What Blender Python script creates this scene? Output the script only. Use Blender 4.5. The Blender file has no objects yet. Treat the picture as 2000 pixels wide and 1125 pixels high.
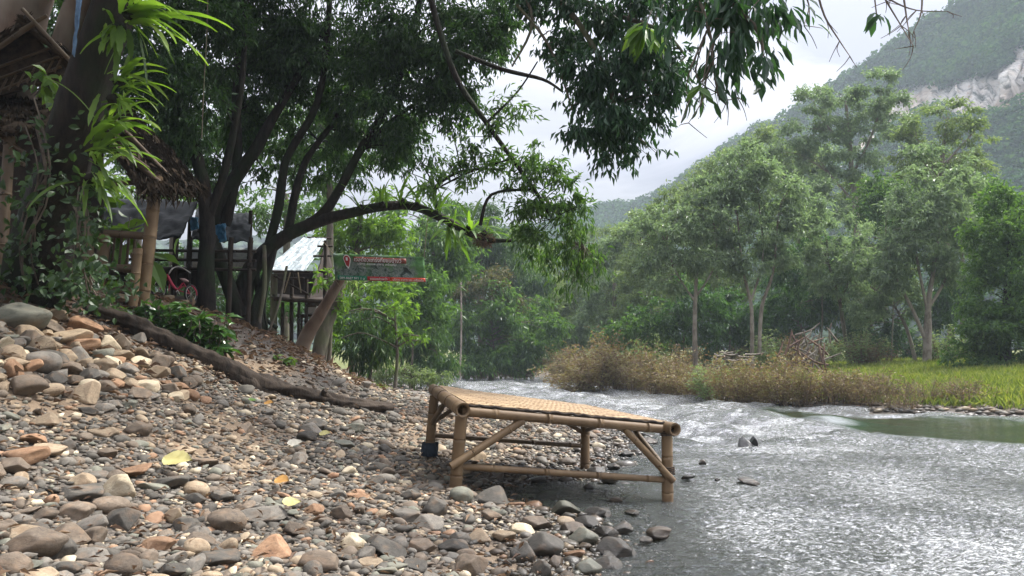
import bpy, math, random
import numpy as np
from mathutils import Vector, Matrix

# ------------------------------------------------------------------ camera, sky, sun, exposure
S = bpy.context.scene
C = S.collection
F = 1444.0                      # focal length in pixels of a 2000 px wide picture
HOR = 705.0                     # row of the horizon
PITCH = math.atan((HOR - 562.5) / F)
cd = bpy.data.cameras.new('camera'); cam = bpy.data.objects.new('camera', cd); C.objects.link(cam)
cd.sensor_width = 36.0; cd.lens = 36.0 * F / 2000.0
cd.clip_start = 0.05; cd.clip_end = 3000
cam.location = (0, 0, 1.0); cam.rotation_euler = (math.pi / 2 + PITCH, 0, 0)
S.camera = cam
S.view_settings.view_transform = 'Standard'; S.view_settings.look = 'None'
S.view_settings.exposure = 1.12; S.view_settings.gamma = 1.0
S.cycles.max_bounces = 7; S.cycles.diffuse_bounces = 3; S.cycles.glossy_bounces = 3
S.cycles.transmission_bounces = 4; S.cycles.transparent_max_bounces = 8; S.cycles.volume_bounces = 0
S.cycles.use_denoising = True
S.cycles.sample_clamp_indirect = 6.0; S.cycles.sample_clamp_direct = 10.0

SUN_EL, SUN_AZ = math.radians(56), math.radians(66)      # azimuth from +y (ahead) towards +x (right)
W = bpy.data.worlds.new("World"); S.world = W; W.use_nodes = True
wn, wl = W.node_tree.nodes, W.node_tree.links
wn.clear()
def wnode(t, **k):
    n = wn.new(t)
    for a, b in k.items(): setattr(n, a, b)
    return n
wo = wnode('ShaderNodeOutputWorld'); bg = wnode('ShaderNodeBackground'); bg.inputs[1].default_value = 0.1
sky = wnode('ShaderNodeTexSky', sky_type='NISHITA', sun_disc=False); sky.sun_elevation = SUN_EL; sky.sun_rotation = SUN_AZ
sky.air_density = 1.0; sky.dust_density = 2.0
tc = wnode('ShaderNodeTexCoord'); mp = wnode('ShaderNodeMapping'); mp.inputs['Scale'].default_value = (1.4, 1.4, 4.0)
mp.inputs['Location'].default_value = (0.3, 0.9, 0.2)
wl.new(tc.outputs['Generated'], mp.inputs[0])
nz = wnode('ShaderNodeTexNoise'); nz.inputs['Scale'].default_value = 2.2; nz.inputs['Detail'].default_value = 6; nz.inputs['Roughness'].default_value = .55
nz.inputs['Distortion'].default_value = .6
wl.new(mp.outputs[0], nz.inputs['Vector'])
rp = wnode('ShaderNodeValToRGB')
for e, (p, c) in zip([rp.color_ramp.elements[0], rp.color_ramp.elements[1], rp.color_ramp.elements.new(.5)],
                     [(.38, (5.2, 5.3, 6.3, 1)), (.62, (11.6, 11.6, 11.5, 1)), (.5, (8.3, 8.3, 9.0, 1))]):
    e.position = p; e.color = c
wl.new(nz.outputs['Fac'], rp.inputs[0])
mx = wnode('ShaderNodeMixRGB'); mx.inputs[0].default_value = .93
dt = wnode('ShaderNodeVectorMath', operation='DOT_PRODUCT'); nv_ = wnode('ShaderNodeVectorMath', operation='NORMALIZE')
wl.new(tc.outputs['Generated'], nv_.inputs[0]); wl.new(nv_.outputs[0], dt.inputs[0])
dt.inputs[1].default_value = (math.sin(SUN_AZ) * math.cos(SUN_EL), math.cos(SUN_AZ) * math.cos(SUN_EL), math.sin(SUN_EL))
mr = wnode('ShaderNodeMapRange'); mr.inputs[1].default_value = .72; mr.inputs[2].default_value = 1.0; mr.inputs[3].default_value = 1.0; mr.inputs[4].default_value = 3.6; mr.interpolation_type = 'SMOOTHSTEP'
wl.new(dt.outputs['Value'], mr.inputs[0])
sx_ = wnode('ShaderNodeSeparateXYZ'); wl.new(nv_.outputs[0], sx_.inputs[0])      # overcast sky: the zenith is about three times as bright as the horizon
ov = wnode('ShaderNodeMapRange'); ov.inputs[1].default_value = .10; ov.inputs[2].default_value = 1.0; ov.inputs[3].default_value = .19; ov.inputs[4].default_value = 1.75; wl.new(sx_.outputs[2], ov.inputs[0])
mu = wnode('ShaderNodeMath', operation='MULTIPLY'); wl.new(ov.outputs[0], mu.inputs[0]); wl.new(mr.outputs[0], mu.inputs[1])
ml = wnode('ShaderNodeVectorMath', operation='SCALE'); wl.new(rp.outputs[0], ml.inputs[0]); wl.new(mu.outputs[0], ml.inputs['Scale'])
wl.new(sky.outputs[0], mx.inputs[1]); wl.new(ml.outputs[0], mx.inputs[2]); wl.new(mx.outputs[0], bg.inputs[0]); wl.new(bg.outputs[0], wo.inputs[0])

sd = bpy.data.lights.new('sun', 'SUN'); so = bpy.data.objects.new('sun', sd); C.objects.link(so)
sd.energy = 3.6; sd.angle = math.radians(8); sd.color = (1, .955, .88)
sv = Vector((math.sin(SUN_AZ) * math.cos(SUN_EL), math.cos(SUN_AZ) * math.cos(SUN_EL), math.sin(SUN_EL)))
so.rotation_euler = sv.to_track_quat('Z', 'Y').to_euler(); so.location = (20, 20, 40)

# ------------------------------------------------------------------ helpers
rng = np.random.default_rng(7)
random.seed(7)
cp_, sp_ = math.cos(PITCH), math.sin(PITCH)
def ray(px, py):
    u = (px - 1000) / F; v = (562.5 - py) / F
    return np.array([u, cp_ - v * sp_, sp_ + v * cp_])
def P(px, py, d):
    r = ray(px, py); return np.array([0, 0, 1.0]) + r * (d / r[1])
def M(px, d): return px * d / F           # pixels to metres at depth d

def _hash(ix, iy, s):
    h = (ix.astype(np.int64) * 374761393 + iy.astype(np.int64) * 668265263 + s * 1274126177) & 0xffffffff
    h = ((h ^ (h >> 13)) * 1274126177) & 0xffffffff
    return ((h ^ (h >> 16)) & 0xffff) / 65536.0
def perlin(x, y, s=0):
    x = np.asarray(x, float); y = np.asarray(y, float)
    x0 = np.floor(x); y0 = np.floor(y); fx = x - x0; fy = y - y0
    def g(i, j):
        a = _hash(x0 + i, y0 + j, s) * 2 * np.pi
        return np.cos(a) * (fx - i) + np.sin(a) * (fy - j)
    u = fx * fx * fx * (fx * (fx * 6 - 15) + 10); v = fy * fy * fy * (fy * (fy * 6 - 15) + 10)
    return ((g(0, 0) * (1 - u) + g(1, 0) * u) * (1 - v) + (g(0, 1) * (1 - u) + g(1, 1) * u) * v) * 1.4
def fbm(x, y, s=0, o=4, r=.5):
    t = 0; a = 1
    for i in range(o): t = t + a * perlin(x * 2 ** i, y * 2 ** i, s + i * 17); a *= r
    return t
def sstep(a, b, x):
    t = np.clip((x - a) / (b - a), 0, 1); return t * t * (3 - 2 * t)

def mesh_np(name, V, Fc, smooth=True):
    """V (n,3); Fc (m,k) constant k, or list of such arrays"""
    me = bpy.data.meshes.new(name)
    Fl = Fc if isinstance(Fc, list) else [Fc]
    Fl = [np.asarray(f, np.int32) for f in Fl if len(f)]
    V = np.asarray(V, np.float32)
    me.vertices.add(len(V)); me.vertices.foreach_set('co', V.ravel())
    nl = sum(f.size for f in Fl); npoly = sum(len(f) for f in Fl)
    me.loops.add(nl); me.loops.foreach_set('vertex_index', np.concatenate([f.ravel() for f in Fl]))
    tot = np.concatenate([np.full(len(f), f.shape[1], np.int32) for f in Fl])
    st = np.concatenate([[0], np.cumsum(tot)[:-1]]).astype(np.int32)
    me.polygons.add(npoly); me.polygons.foreach_set('loop_start', st)
    me.polygons.foreach_set('use_smooth', np.full(npoly, bool(smooth)))
    me.update(calc_edges=True); me.validate(clean_customdata=False)
    return me

class MB:
    def __init__(s): s.V = []; s.F3 = []; s.F4 = []; s.n = 0
    def add(s, V, F):
        V = np.asarray(V, float); s.V.append(V); F = np.asarray(F, np.int64) + s.n
        (s.F3 if F.shape[1] == 3 else s.F4).append(F); s.n += len(V); return s
    def tube(s, pts, rad, n=8, sub=4, wob=0.0, seed=0, cap=True):
        pts = np.asarray(pts, float); rad = np.broadcast_to(np.asarray(rad, float), (len(pts),)).copy()
        if sub > 1 and len(pts) > 2:
            q = []; r = []; m = len(pts)
            for i in range(m - 1):
                p0 = pts[max(i - 1, 0)]; p1 = pts[i]; p2 = pts[i + 1]; p3 = pts[min(i + 2, m - 1)]
                for k in range(sub):
                    t = k / sub
                    q.append(.5 * (2 * p1 + (p2 - p0) * t + (2 * p0 - 5 * p1 + 4 * p2 - p3) * t * t + (3 * p1 - p0 - 3 * p2 + p3) * t ** 3))
                    r.append(rad[i] * (1 - t) + rad[i + 1] * t)
            q.append(pts[-1]); r.append(rad[-1]); pts = np.array(q); rad = np.array(r)
        m = len(pts)
        T = np.gradient(pts, axis=0); T /= np.linalg.norm(T, axis=1)[:, None] + 1e-9
        a = np.array([0, 0, 1.0]) if abs(T[0][2]) < .9 else np.array([1.0, 0, 0])
        N = np.cross(T[0], a); N /= np.linalg.norm(N)
        rings = []; th = np.arange(n) / n * 2 * np.pi
        L = 0
        for i in range(m):
            N = N - T[i] * np.dot(N, T[i]); N /= np.linalg.norm(N) + 1e-9; B = np.cross(T[i], N)
            if i: L += np.linalg.norm(pts[i] - pts[i - 1])
            rr = np.full(n, rad[i])
            if wob: rr = rr * (1 + wob * perlin(np.cos(th) * 1.7 + seed * 3.1 + 9, np.sin(th) * 1.7 + L / (rad.max() * 3.0), seed) + wob * .6 * perlin(th * 2.2 + seed, np.full(n, L / (rad.max() * 1.2)), seed + 5))
            rings.append(pts[i] + np.outer(np.cos(th) * rr, N) + np.outer(np.sin(th) * rr, B))
        V = np.concatenate(rings); k = np.arange(n); k2 = (k + 1) % n
        Fq = np.concatenate([np.stack([i * n + k, i * n + k2, (i + 1) * n + k2, (i + 1) * n + k], 1) for i in range(m - 1)])
        s.add(V, Fq)
        if cap and cap != 'end':
            s.add(np.vstack([rings[0], pts[:1]]), np.stack([k2, k, np.full(n, n)], 1))
        if cap:
            s.add(np.vstack([rings[-1], pts[-1:]]), np.stack([k, k2, np.full(n, n)], 1))
        return s
    def box(s, c, ax, ay, az):
        c, ax, ay, az = [np.asarray(v, float) for v in (c, ax, ay, az)]
        V = [c + i * ax + j * ay + k * az for i in (-1, 1) for j in (-1, 1) for k in (-1, 1)]
        return s.add(V, [[0, 1, 3, 2], [4, 6, 7, 5], [0, 4, 5, 1], [2, 3, 7, 6], [0, 2, 6, 4], [1, 5, 7, 3]])
    def sheet(s, A, B, Cc, D, nu, nv, th=.01, wav=0, seed=0):
        """slab with thickness between corners A(top left) B(top right) C(bottom right) D(bottom left)"""
        A, B, Cc, D = [np.asarray(v, float) for v in (A, B, Cc, D)]
        u, v = np.meshgrid(np.linspace(0, 1, nu + 1), np.linspace(0, 1, nv + 1)); u = u[..., None]; v = v[..., None]
        G = (A * (1 - u) + B * u) * (1 - v) + (D * (1 - u) + Cc * u) * v
        n = np.cross(B - A, D - A); n /= np.linalg.norm(n)
        if wav: G = G + n * (fbm(u[..., 0] * 5 + seed, v[..., 0] * 4, seed, 3) * wav)[..., None]
        m = (nu + 1) * (nv + 1); top = G.reshape(-1, 3); V = np.vstack([top - n * th / 2, top + n * th / 2])
        i, j = np.meshgrid(np.arange(nu), np.arange(nv)); a = (j * (nu + 1) + i).ravel()
        q = np.stack([a, a + 1, a + nu + 2, a + nu + 1], 1)
        bd = [k for k in range(nu + 1)] + [k * (nu + 1) + nu for k in range(1, nv + 1)] + [nv * (nu + 1) + k for k in range(nu - 1, -1, -1)] + [k * (nu + 1) for k in range(nv - 1, 0, -1)]
        bd = np.array(bd); b2 = np.roll(bd, -1)
        return s.add(V, np.vstack([q[:, ::-1], q + m, np.stack([bd, b2, b2 + m, bd + m], 1)]))
    def build(s, name, m, parent=None, smooth=True):
        me = mesh_np(name, np.vstack(s.V), [np.vstack(f) for f in (s.F3, s.F4) if f], smooth)
        return obj(name, me, m, parent)

def obj(name, me, m=None, parent=None):
    o = bpy.data.objects.new(name, me); C.objects.link(o)
    if m and me and len(me.materials) == 0: me.materials.append(m)
    if parent is not None:
        o.parent = parent
        o.matrix_parent_inverse = Matrix.Translation(-Vector(parent.location))
    return o
def tag(o, label, cat, group=None):
    o['label'] = label; o['category'] = cat
    if group: o['group'] = group
    return o
def thing(name, label, cat, loc, group=None):
    o = bpy.data.objects.new(name, None); C.objects.link(o); o.location = Vector([float(v) for v in loc]); o.empty_display_size = .1
    return tag(o, label, cat, group)
def kind(o, k): o['kind'] = k; return o
def copy_tree(o, parent=None):
    c = o.copy(); C.objects.link(c)
    if parent is not None: c.parent = parent
    for ch in list(o.children): copy_tree(ch, c)
    return c

# ------------------------------------------------------------------ materials
class NT:
    def __init__(s, name):
        s.m = bpy.data.materials.new(name); s.m.use_nodes = True; s.t = s.m.node_tree; s.n = s.t.nodes; s.l = s.t.links
        s.n.clear(); s.out = s.n.new('ShaderNodeOutputMaterial')
    def node(s, t, ins=None, **k):
        n = s.n.new(t)
        for a, b in k.items(): setattr(n, a, b)
        for a, b in (ins or {}).items(): s.set(n.inputs[a], b)
        return n
    def set(s, i, v):
        if isinstance(v, bpy.types.NodeSocket): s.l.new(v, i)
        else:
            if isinstance(v, (tuple, list)) and len(v) == 3 and i.type == 'RGBA': v = (*v, 1)
            i.default_value = v
    def ramp(s, fac, stops, interp='LINEAR'):
        n = s.n.new('ShaderNodeValToRGB'); cr = n.color_ramp; cr.interpolation = interp
        while len(cr.elements) < len(stops): cr.elements.new(1.0)
        for e, (p, c) in zip(cr.elements, stops): e.position = p; e.color = (*c, 1) if len(c) == 3 else c
        s.l.new(fac, n.inputs[0]); return n.outputs[0]
    def noise(s, scale, detail=4, rough=.55, vec=None, dist=0, coord='Object'):
        n = s.node('ShaderNodeTexNoise', {'Scale': scale, 'Detail': detail, 'Roughness': rough, 'Distortion': dist})
        s.l.new(vec if vec is not None else s.coord(coord), n.inputs['Vector']); return n.outputs['Fac']
    def coord(s, w='Object'):
        if not hasattr(s, '_tc'): s._tc = s.n.new('ShaderNodeTexCoord')
        return s._tc.outputs[w]
    def mapping(s, scale, coord='Object', rot=(0, 0, 0)):
        n = s.node('ShaderNodeMapping', {'Scale': scale, 'Rotation': rot}); s.l.new(s.coord(coord), n.inputs[0]); return n.outputs[0]
    def mix(s, fac, a, b, mode='MIX'):
        n = s.node('ShaderNodeMixRGB', {0: fac, 1: a, 2: b}, blend_type=mode); return n.outputs[0]
    def math(s, op, a, b=0.0):
        n = s.node('ShaderNodeMath', {0: a, 1: b}, operation=op); return n.outputs[0]
    def bump(s, h, strength=.5, dist=.02, normal=None):
        n = s.node('ShaderNodeBump', {'Strength': strength, 'Distance': dist, 'Height': h})
        if normal is not None: s.l.new(normal, n.inputs['Normal'])
        return n.outputs[0]
    def principled(s, color, rough=.7, normal=None, spec=.4, **k):
        n = s.node('ShaderNodeBsdfPrincipled', {'Base Color': color, 'Roughness': rough, 'Specular IOR Level': spec})
        for a, b in k.items(): s.set(n.inputs[a], b)
        if normal is not None: s.l.new(normal, n.inputs['Normal'])
        return n.outputs[0]
    def done(s, surf): s.l.new(surf, s.out.inputs['Surface']); return s.m
    def geo(s, o):
        if not hasattr(s, '_g'): s._g = s.n.new('ShaderNodeNewGeometry')
        return s._g.outputs[o]
    def attr(s, name): return s.node('ShaderNodeAttribute', attribute_name=name).outputs['Fac']

def leaf_mat(name, cols, trans=.35, tcol=None, rough=.45, spec=.45, big=.6):
    t = NT(name)
    r = t.geo('Random Per Island'); n = t.noise(big, 2, coord='Object')
    f = t.math('ADD', t.math('MULTIPLY', r, .6), t.math('MULTIPLY', n, .4))
    k = len(cols); c = t.ramp(f, [(.15 + .7 * i / (k - 1), cc) for i, cc in enumerate(cols)])
    p = t.principled(c, rough, spec=spec)
    tr = t.node('ShaderNodeBsdfTranslucent', {'Color': t.mix(1.0, c, tcol or (1.9, 2.0, .7), 'MULTIPLY')}).outputs[0]
    m = t.node('ShaderNodeMixShader', {0: trans}); t.l.new(p, m.inputs[1]); t.l.new(tr, m.inputs[2])
    return t.done(m.outputs[0])
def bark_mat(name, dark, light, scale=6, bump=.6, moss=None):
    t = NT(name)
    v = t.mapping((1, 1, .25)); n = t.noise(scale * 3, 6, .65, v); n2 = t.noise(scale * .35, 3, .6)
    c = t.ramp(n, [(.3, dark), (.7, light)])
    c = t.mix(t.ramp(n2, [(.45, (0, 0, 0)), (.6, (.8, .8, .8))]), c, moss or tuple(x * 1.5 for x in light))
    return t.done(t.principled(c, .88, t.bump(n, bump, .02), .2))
def bamboo_mat(name, cols, ring=(.06, .04, .02), rough=.62):
    t = NT(name); n = t.noise(3.5, 5, .6); n2 = t.noise(40, 3, .6, t.mapping((1, 1, .2)))
    c = t.ramp(n, [(.3, cols[0]), (.55, cols[1]), (.75, cols[2])])
    c = t.mix(t.math('MULTIPLY', n2, .35), c, ring)
    return t.done(t.principled(c, rough, t.bump(n2, .25, .004), .4))
def simple_mat(name, c1, c2, scale=5, rough=.8, bump=.3, spec=.3, dist=.01):
    t = NT(name); n = t.noise(scale, 5, .6); c = t.ramp(n, [(.3, c1), (.7, c2)])
    return t.done(t.principled(c, rough, t.bump(n, bump, dist), spec))

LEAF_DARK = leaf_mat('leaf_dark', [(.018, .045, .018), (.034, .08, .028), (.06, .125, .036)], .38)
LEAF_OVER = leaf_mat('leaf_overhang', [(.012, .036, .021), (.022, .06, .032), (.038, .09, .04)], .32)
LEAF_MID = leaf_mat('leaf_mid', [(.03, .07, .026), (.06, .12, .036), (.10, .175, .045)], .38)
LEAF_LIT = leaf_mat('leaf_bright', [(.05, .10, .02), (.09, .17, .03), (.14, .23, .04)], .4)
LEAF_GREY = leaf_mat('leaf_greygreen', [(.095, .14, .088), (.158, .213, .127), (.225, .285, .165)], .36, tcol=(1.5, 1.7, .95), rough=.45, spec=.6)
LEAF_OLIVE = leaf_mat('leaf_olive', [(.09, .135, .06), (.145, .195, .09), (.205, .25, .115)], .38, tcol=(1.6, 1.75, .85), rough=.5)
LEAF_SCRUB = leaf_mat('leaf_scrub', [(.11, .07, .042), (.17, .115, .065), (.17, .155, .06), (.25, .2, .10)], .3, tcol=(1.5, 1.5, .9), rough=.7)
LEAF_BAMBOO = leaf_mat('leaf_bamboo', [(.025, .06, .03), (.05, .10, .04), (.09, .15, .05)], .35)
LEAF_RED = leaf_mat('leaf_reddish', [(.045, .075, .026), (.085, .092, .036), (.125, .12, .05)], .3, tcol=(1.6, 1.4, .8))
FROND = leaf_mat('frond_green', [(.06, .11, .02), (.12, .20, .034), (.21, .29, .06)], .5, tcol=(1.5, 1.72, .65), big=6)
LEAF_IVY = leaf_mat('leaf_ivy', [(.012, .03, .012), (.024, .055, .018), (.045, .09, .025)], .3, big=2)
GRASS_M = leaf_mat('grass_blade', [(.10, .145, .035), (.175, .215, .06), (.28, .285, .11)], .4, big=1.2)
LITTER = leaf_mat('dead_leaf', [(.07, .04, .025), (.14, .085, .05), (.22, .15, .09)], .15, tcol=(1, .9, .7), rough=.8)
HILL_LEAF = leaf_mat('hill_leaf', [(.016, .05, .026), (.034, .085, .036), (.066, .13, .044)], .2, rough=.9, spec=.03, big=.05)
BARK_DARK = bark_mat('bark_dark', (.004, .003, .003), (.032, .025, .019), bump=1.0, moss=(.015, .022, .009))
BARK_GREY = bark_mat('bark_grey', (.06, .05, .04), (.17, .145, .115), moss=(.10, .11, .06))
BARK_PALE = bark_mat('bark_pale', (.09, .075, .06), (.24, .205, .165), moss=(.28, .25, .21))
BARK_PINK = bark_mat('bark_pinkish', (.07, .045, .032), (.16, .105, .075), scale=2.5, bump=.4, moss=(.19, .16, .125))
TWIG = bark_mat('twig', (.05, .04, .03), (.12, .10, .08))
SCRUBSTEM = bark_mat('scrub_stem', (.07, .05, .035), (.17, .13, .09))
LOGM = bark_mat('log_bark', (.005, .004, .003), (.05, .037, .027), scale=5, bump=1.0, moss=(.065, .05, .038))
BAMBOO = bamboo_mat('bamboo_brown', [(.078, .047, .023), (.14, .088, .042), (.205, .138, .070)])
BAMBOO_D = bamboo_mat('bamboo_weathered', [(.06, .04, .022), (.11, .073, .04), (.17, .12, .068)], rough=.6)
BAMBOO_P = bamboo_mat('bamboo_pale', [(.16, .12, .07), (.26, .20, .12), (.36, .28, .18)], rough=.6)
THATCH = simple_mat('thatch', (.018, .013, .009), (.062, .044, .028), 14, .95, .8, .1, .03)
DARKWOOD = simple_mat('dark_wood', (.015, .011, .008), (.05, .036, .026), 8, .85)
ROPE = simple_mat('rope', (.10, .08, .05), (.22, .18, .12), 30, .9)

# ------------------------------------------------------------------ terrain
SH_Y = [-6, 2, 3.44, 4.8, 7, 8.75, 10, 13, 17, 25, 39, 44, 47, 60, 400]
SH_X = [.75, .55, .44, .44, .68, 1.25, 1.6, 1.0, -.1, -2.8, -6.2, -9, -30, -60, -60]
def shoreL(y): return np.interp(y, SH_Y, SH_X)
def shoreR(y): return np.interp(y, [-6, 5, 8, 10, 13, 16, 22, 30, 41, 47, 60, 400], [30, 22, 16, 12.4, 9, 6.7, 4.6, 3.2, 2.0, 1.9, 30, 30])
PS = [-60, -6, -3, -1.5, -.8, 0, .5, 1, 1.5, 2, 2.5, 3, 3.5, 4, 4.5, 5, 6, 8, 14, 40, 400]
PH = [-.9, -.8, -.5, -.24, -.12, 0, .05, .11, .19, .30, .43, .60, .83, 1.10, 1.36, 1.52, 1.66, 1.78, 2.0, 2.4, 3]
QS = [-60, -6, -3, -1, 0, .6, 2, 5, 10, 20, 60, 400]
QH = [-.9, -.8, -.5, -.2, 0, .12, .32, .55, .85, 1.25, 3, 8]
def height(x, y, detail=True):
    x = np.asarray(x, float); y = np.asarray(y, float)
    s = shoreL(y) - x; q = x - shoreR(y)
    far = y - 46.0
    s2 = np.where(s > 0, s / (1 + .25 * sstep(9.0, 11.5, y)), s)
    h = np.maximum(np.interp(s2, PS, PH), np.interp(q, QS, QH)) + .26 * sstep(4.3, 5.2, s) * sstep(9.5, 7.5, y)
    fb = np.interp(far, [-60, -4, 0, 1, 4, 30, 400], [-9, -.9, 0, .4, 1.0, 2, 8])
    h = np.maximum(h, fb)
    h = h - .17 * np.exp(-(((x - .32) / .62) ** 2 + ((y - 5.75) / .5) ** 2))           # pool under the bench
    h = h + .075 * np.exp(-(((x + .45) / .42) ** 2 + ((y - 4.85) / .45) ** 2))           # stones banked up at the near left bench leg
    if detail:
        land = sstep(-.3, .4, h)
        h = h + land * (.05 * perlin(x * .9, y * .9, 3) + .022 * perlin(x * 3.1, y * 3.1, 4)) * np.clip(1, 0, 1)
    return h
def hgt(x, y): return float(height(np.array([x]), np.array([y]))[0])
def ground_hit(px, py, dmax=60):
    r = ray(px, py); ds = np.concatenate([np.arange(1.2, 20, .02), np.arange(20, dmax, .1)])
    X = r[0] / r[1] * ds; Z = 1 + r[2] / r[1] * ds
    H = height(X, ds); k = np.argmax(H >= Z)
    if H[k] < Z[k]: k = len(ds) - 1
    return np.array([X[k], ds[k], H[k]])

def build_ground():
    ys = np.concatenate([np.linspace(-6, 1.4, 12), 1.5 * np.exp(np.arange(0, 1, 1 / 330.) * math.log(52 / 1.5)), np.geomspace(53, 900, 40)])
    xs = np.concatenate([-np.geomspace(700, 9.1, 34), np.linspace(-9, 4, 300), np.linspace(4.2, 16, 70), np.geomspace(16.5, 700, 40)])
    X, Y = np.meshgrid(xs, ys); Z = height(X, Y)
    V = np.stack([X, Y, Z], -1).reshape(-1, 3); nx, ny = len(xs), len(ys)
    i, j = np.meshgrid(np.arange(nx - 1), np.arange(ny - 1)); a = (j * nx + i).ravel()
    me = mesh_np('ground', V, np.stack([a, a + 1, a + nx + 1, a + nx], 1))
    s = (shoreL(Y) - X).ravel(); q = (X - shoreR(Y)).ravel(); yy = Y.ravel(); xx = X.ravel()
    nn = fbm(xx * .8, yy * .8, 21, 3)
    for nm, val in (('litter', sstep(3.9, 4.9, s + nn * .5)),
                    ('grass', np.maximum(sstep(.8, 2.2, q + nn * .6), sstep(46.5, 48, yy))),
                    ('sand', np.clip(sstep(.25, .6, fbm(xx * .7 + 3, yy * .7, 31, 3) + .02 + .45 * np.exp(-(((xx + 2.6) / .9) ** 2 + ((yy - 4.4) / 1.2) ** 2))), 0, 1))):
        at = me.attributes.new(nm, 'FLOAT', 'POINT'); at.data.foreach_set('value', val.astype(np.float32))
    t = NT('ground_soil')
    n1 = t.noise(6, 6, .65); n2 = t.noise(45, 5, .7); n3 = t.noise(1.2, 3)
    gravel = t.ramp(n2, [(.32, (.03, .026, .022)), (.5, (.10, .085, .07)), (.68, (.20, .175, .145))])
    sand = t.ramp(n1, [(.3, (.16, .11, .07)), (.7, (.30, .22, .14))])
    lit = t.ramp(n2, [(.35, (.035, .024, .018)), (.52, (.09, .062, .045)), (.7, (.19, .14, .10))])
    gr = t.ramp(n1, [(.3, (.06, .075, .025)), (.7, (.15, .16, .05))])
    c = t.mix(t.math('MULTIPLY', t.attr('sand'), .8), gravel, sand); c = t.mix(t.attr('litter'), c, lit); c = t.mix(t.attr('grass'), c, gr)
    z = t.node('ShaderNodeSeparateXYZ', {0: t.geo('Position')}).outputs[2]
    bed = t.ramp(n2, [(.35, (.03, .03, .024)), (.5, (.09, .08, .06)), (.66, (.17, .15, .12))])
    wet = t.node('ShaderNodeMapRange', {0: z, 1: -.05, 2: .05, 3: 1.0, 4: 0.0}).outputs[0]
    c = t.mix(wet, c, bed)
    rough = t.node('ShaderNodeMapRange', {0: z, 1: .0, 2: .08, 3: .3, 4: .92}).outputs[0]
    m = t.done(t.principled(c, rough, t.bump(n2, .9, .02), .3))
    return kind(obj('ground', me, m), 'structure')
build_ground()

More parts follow.
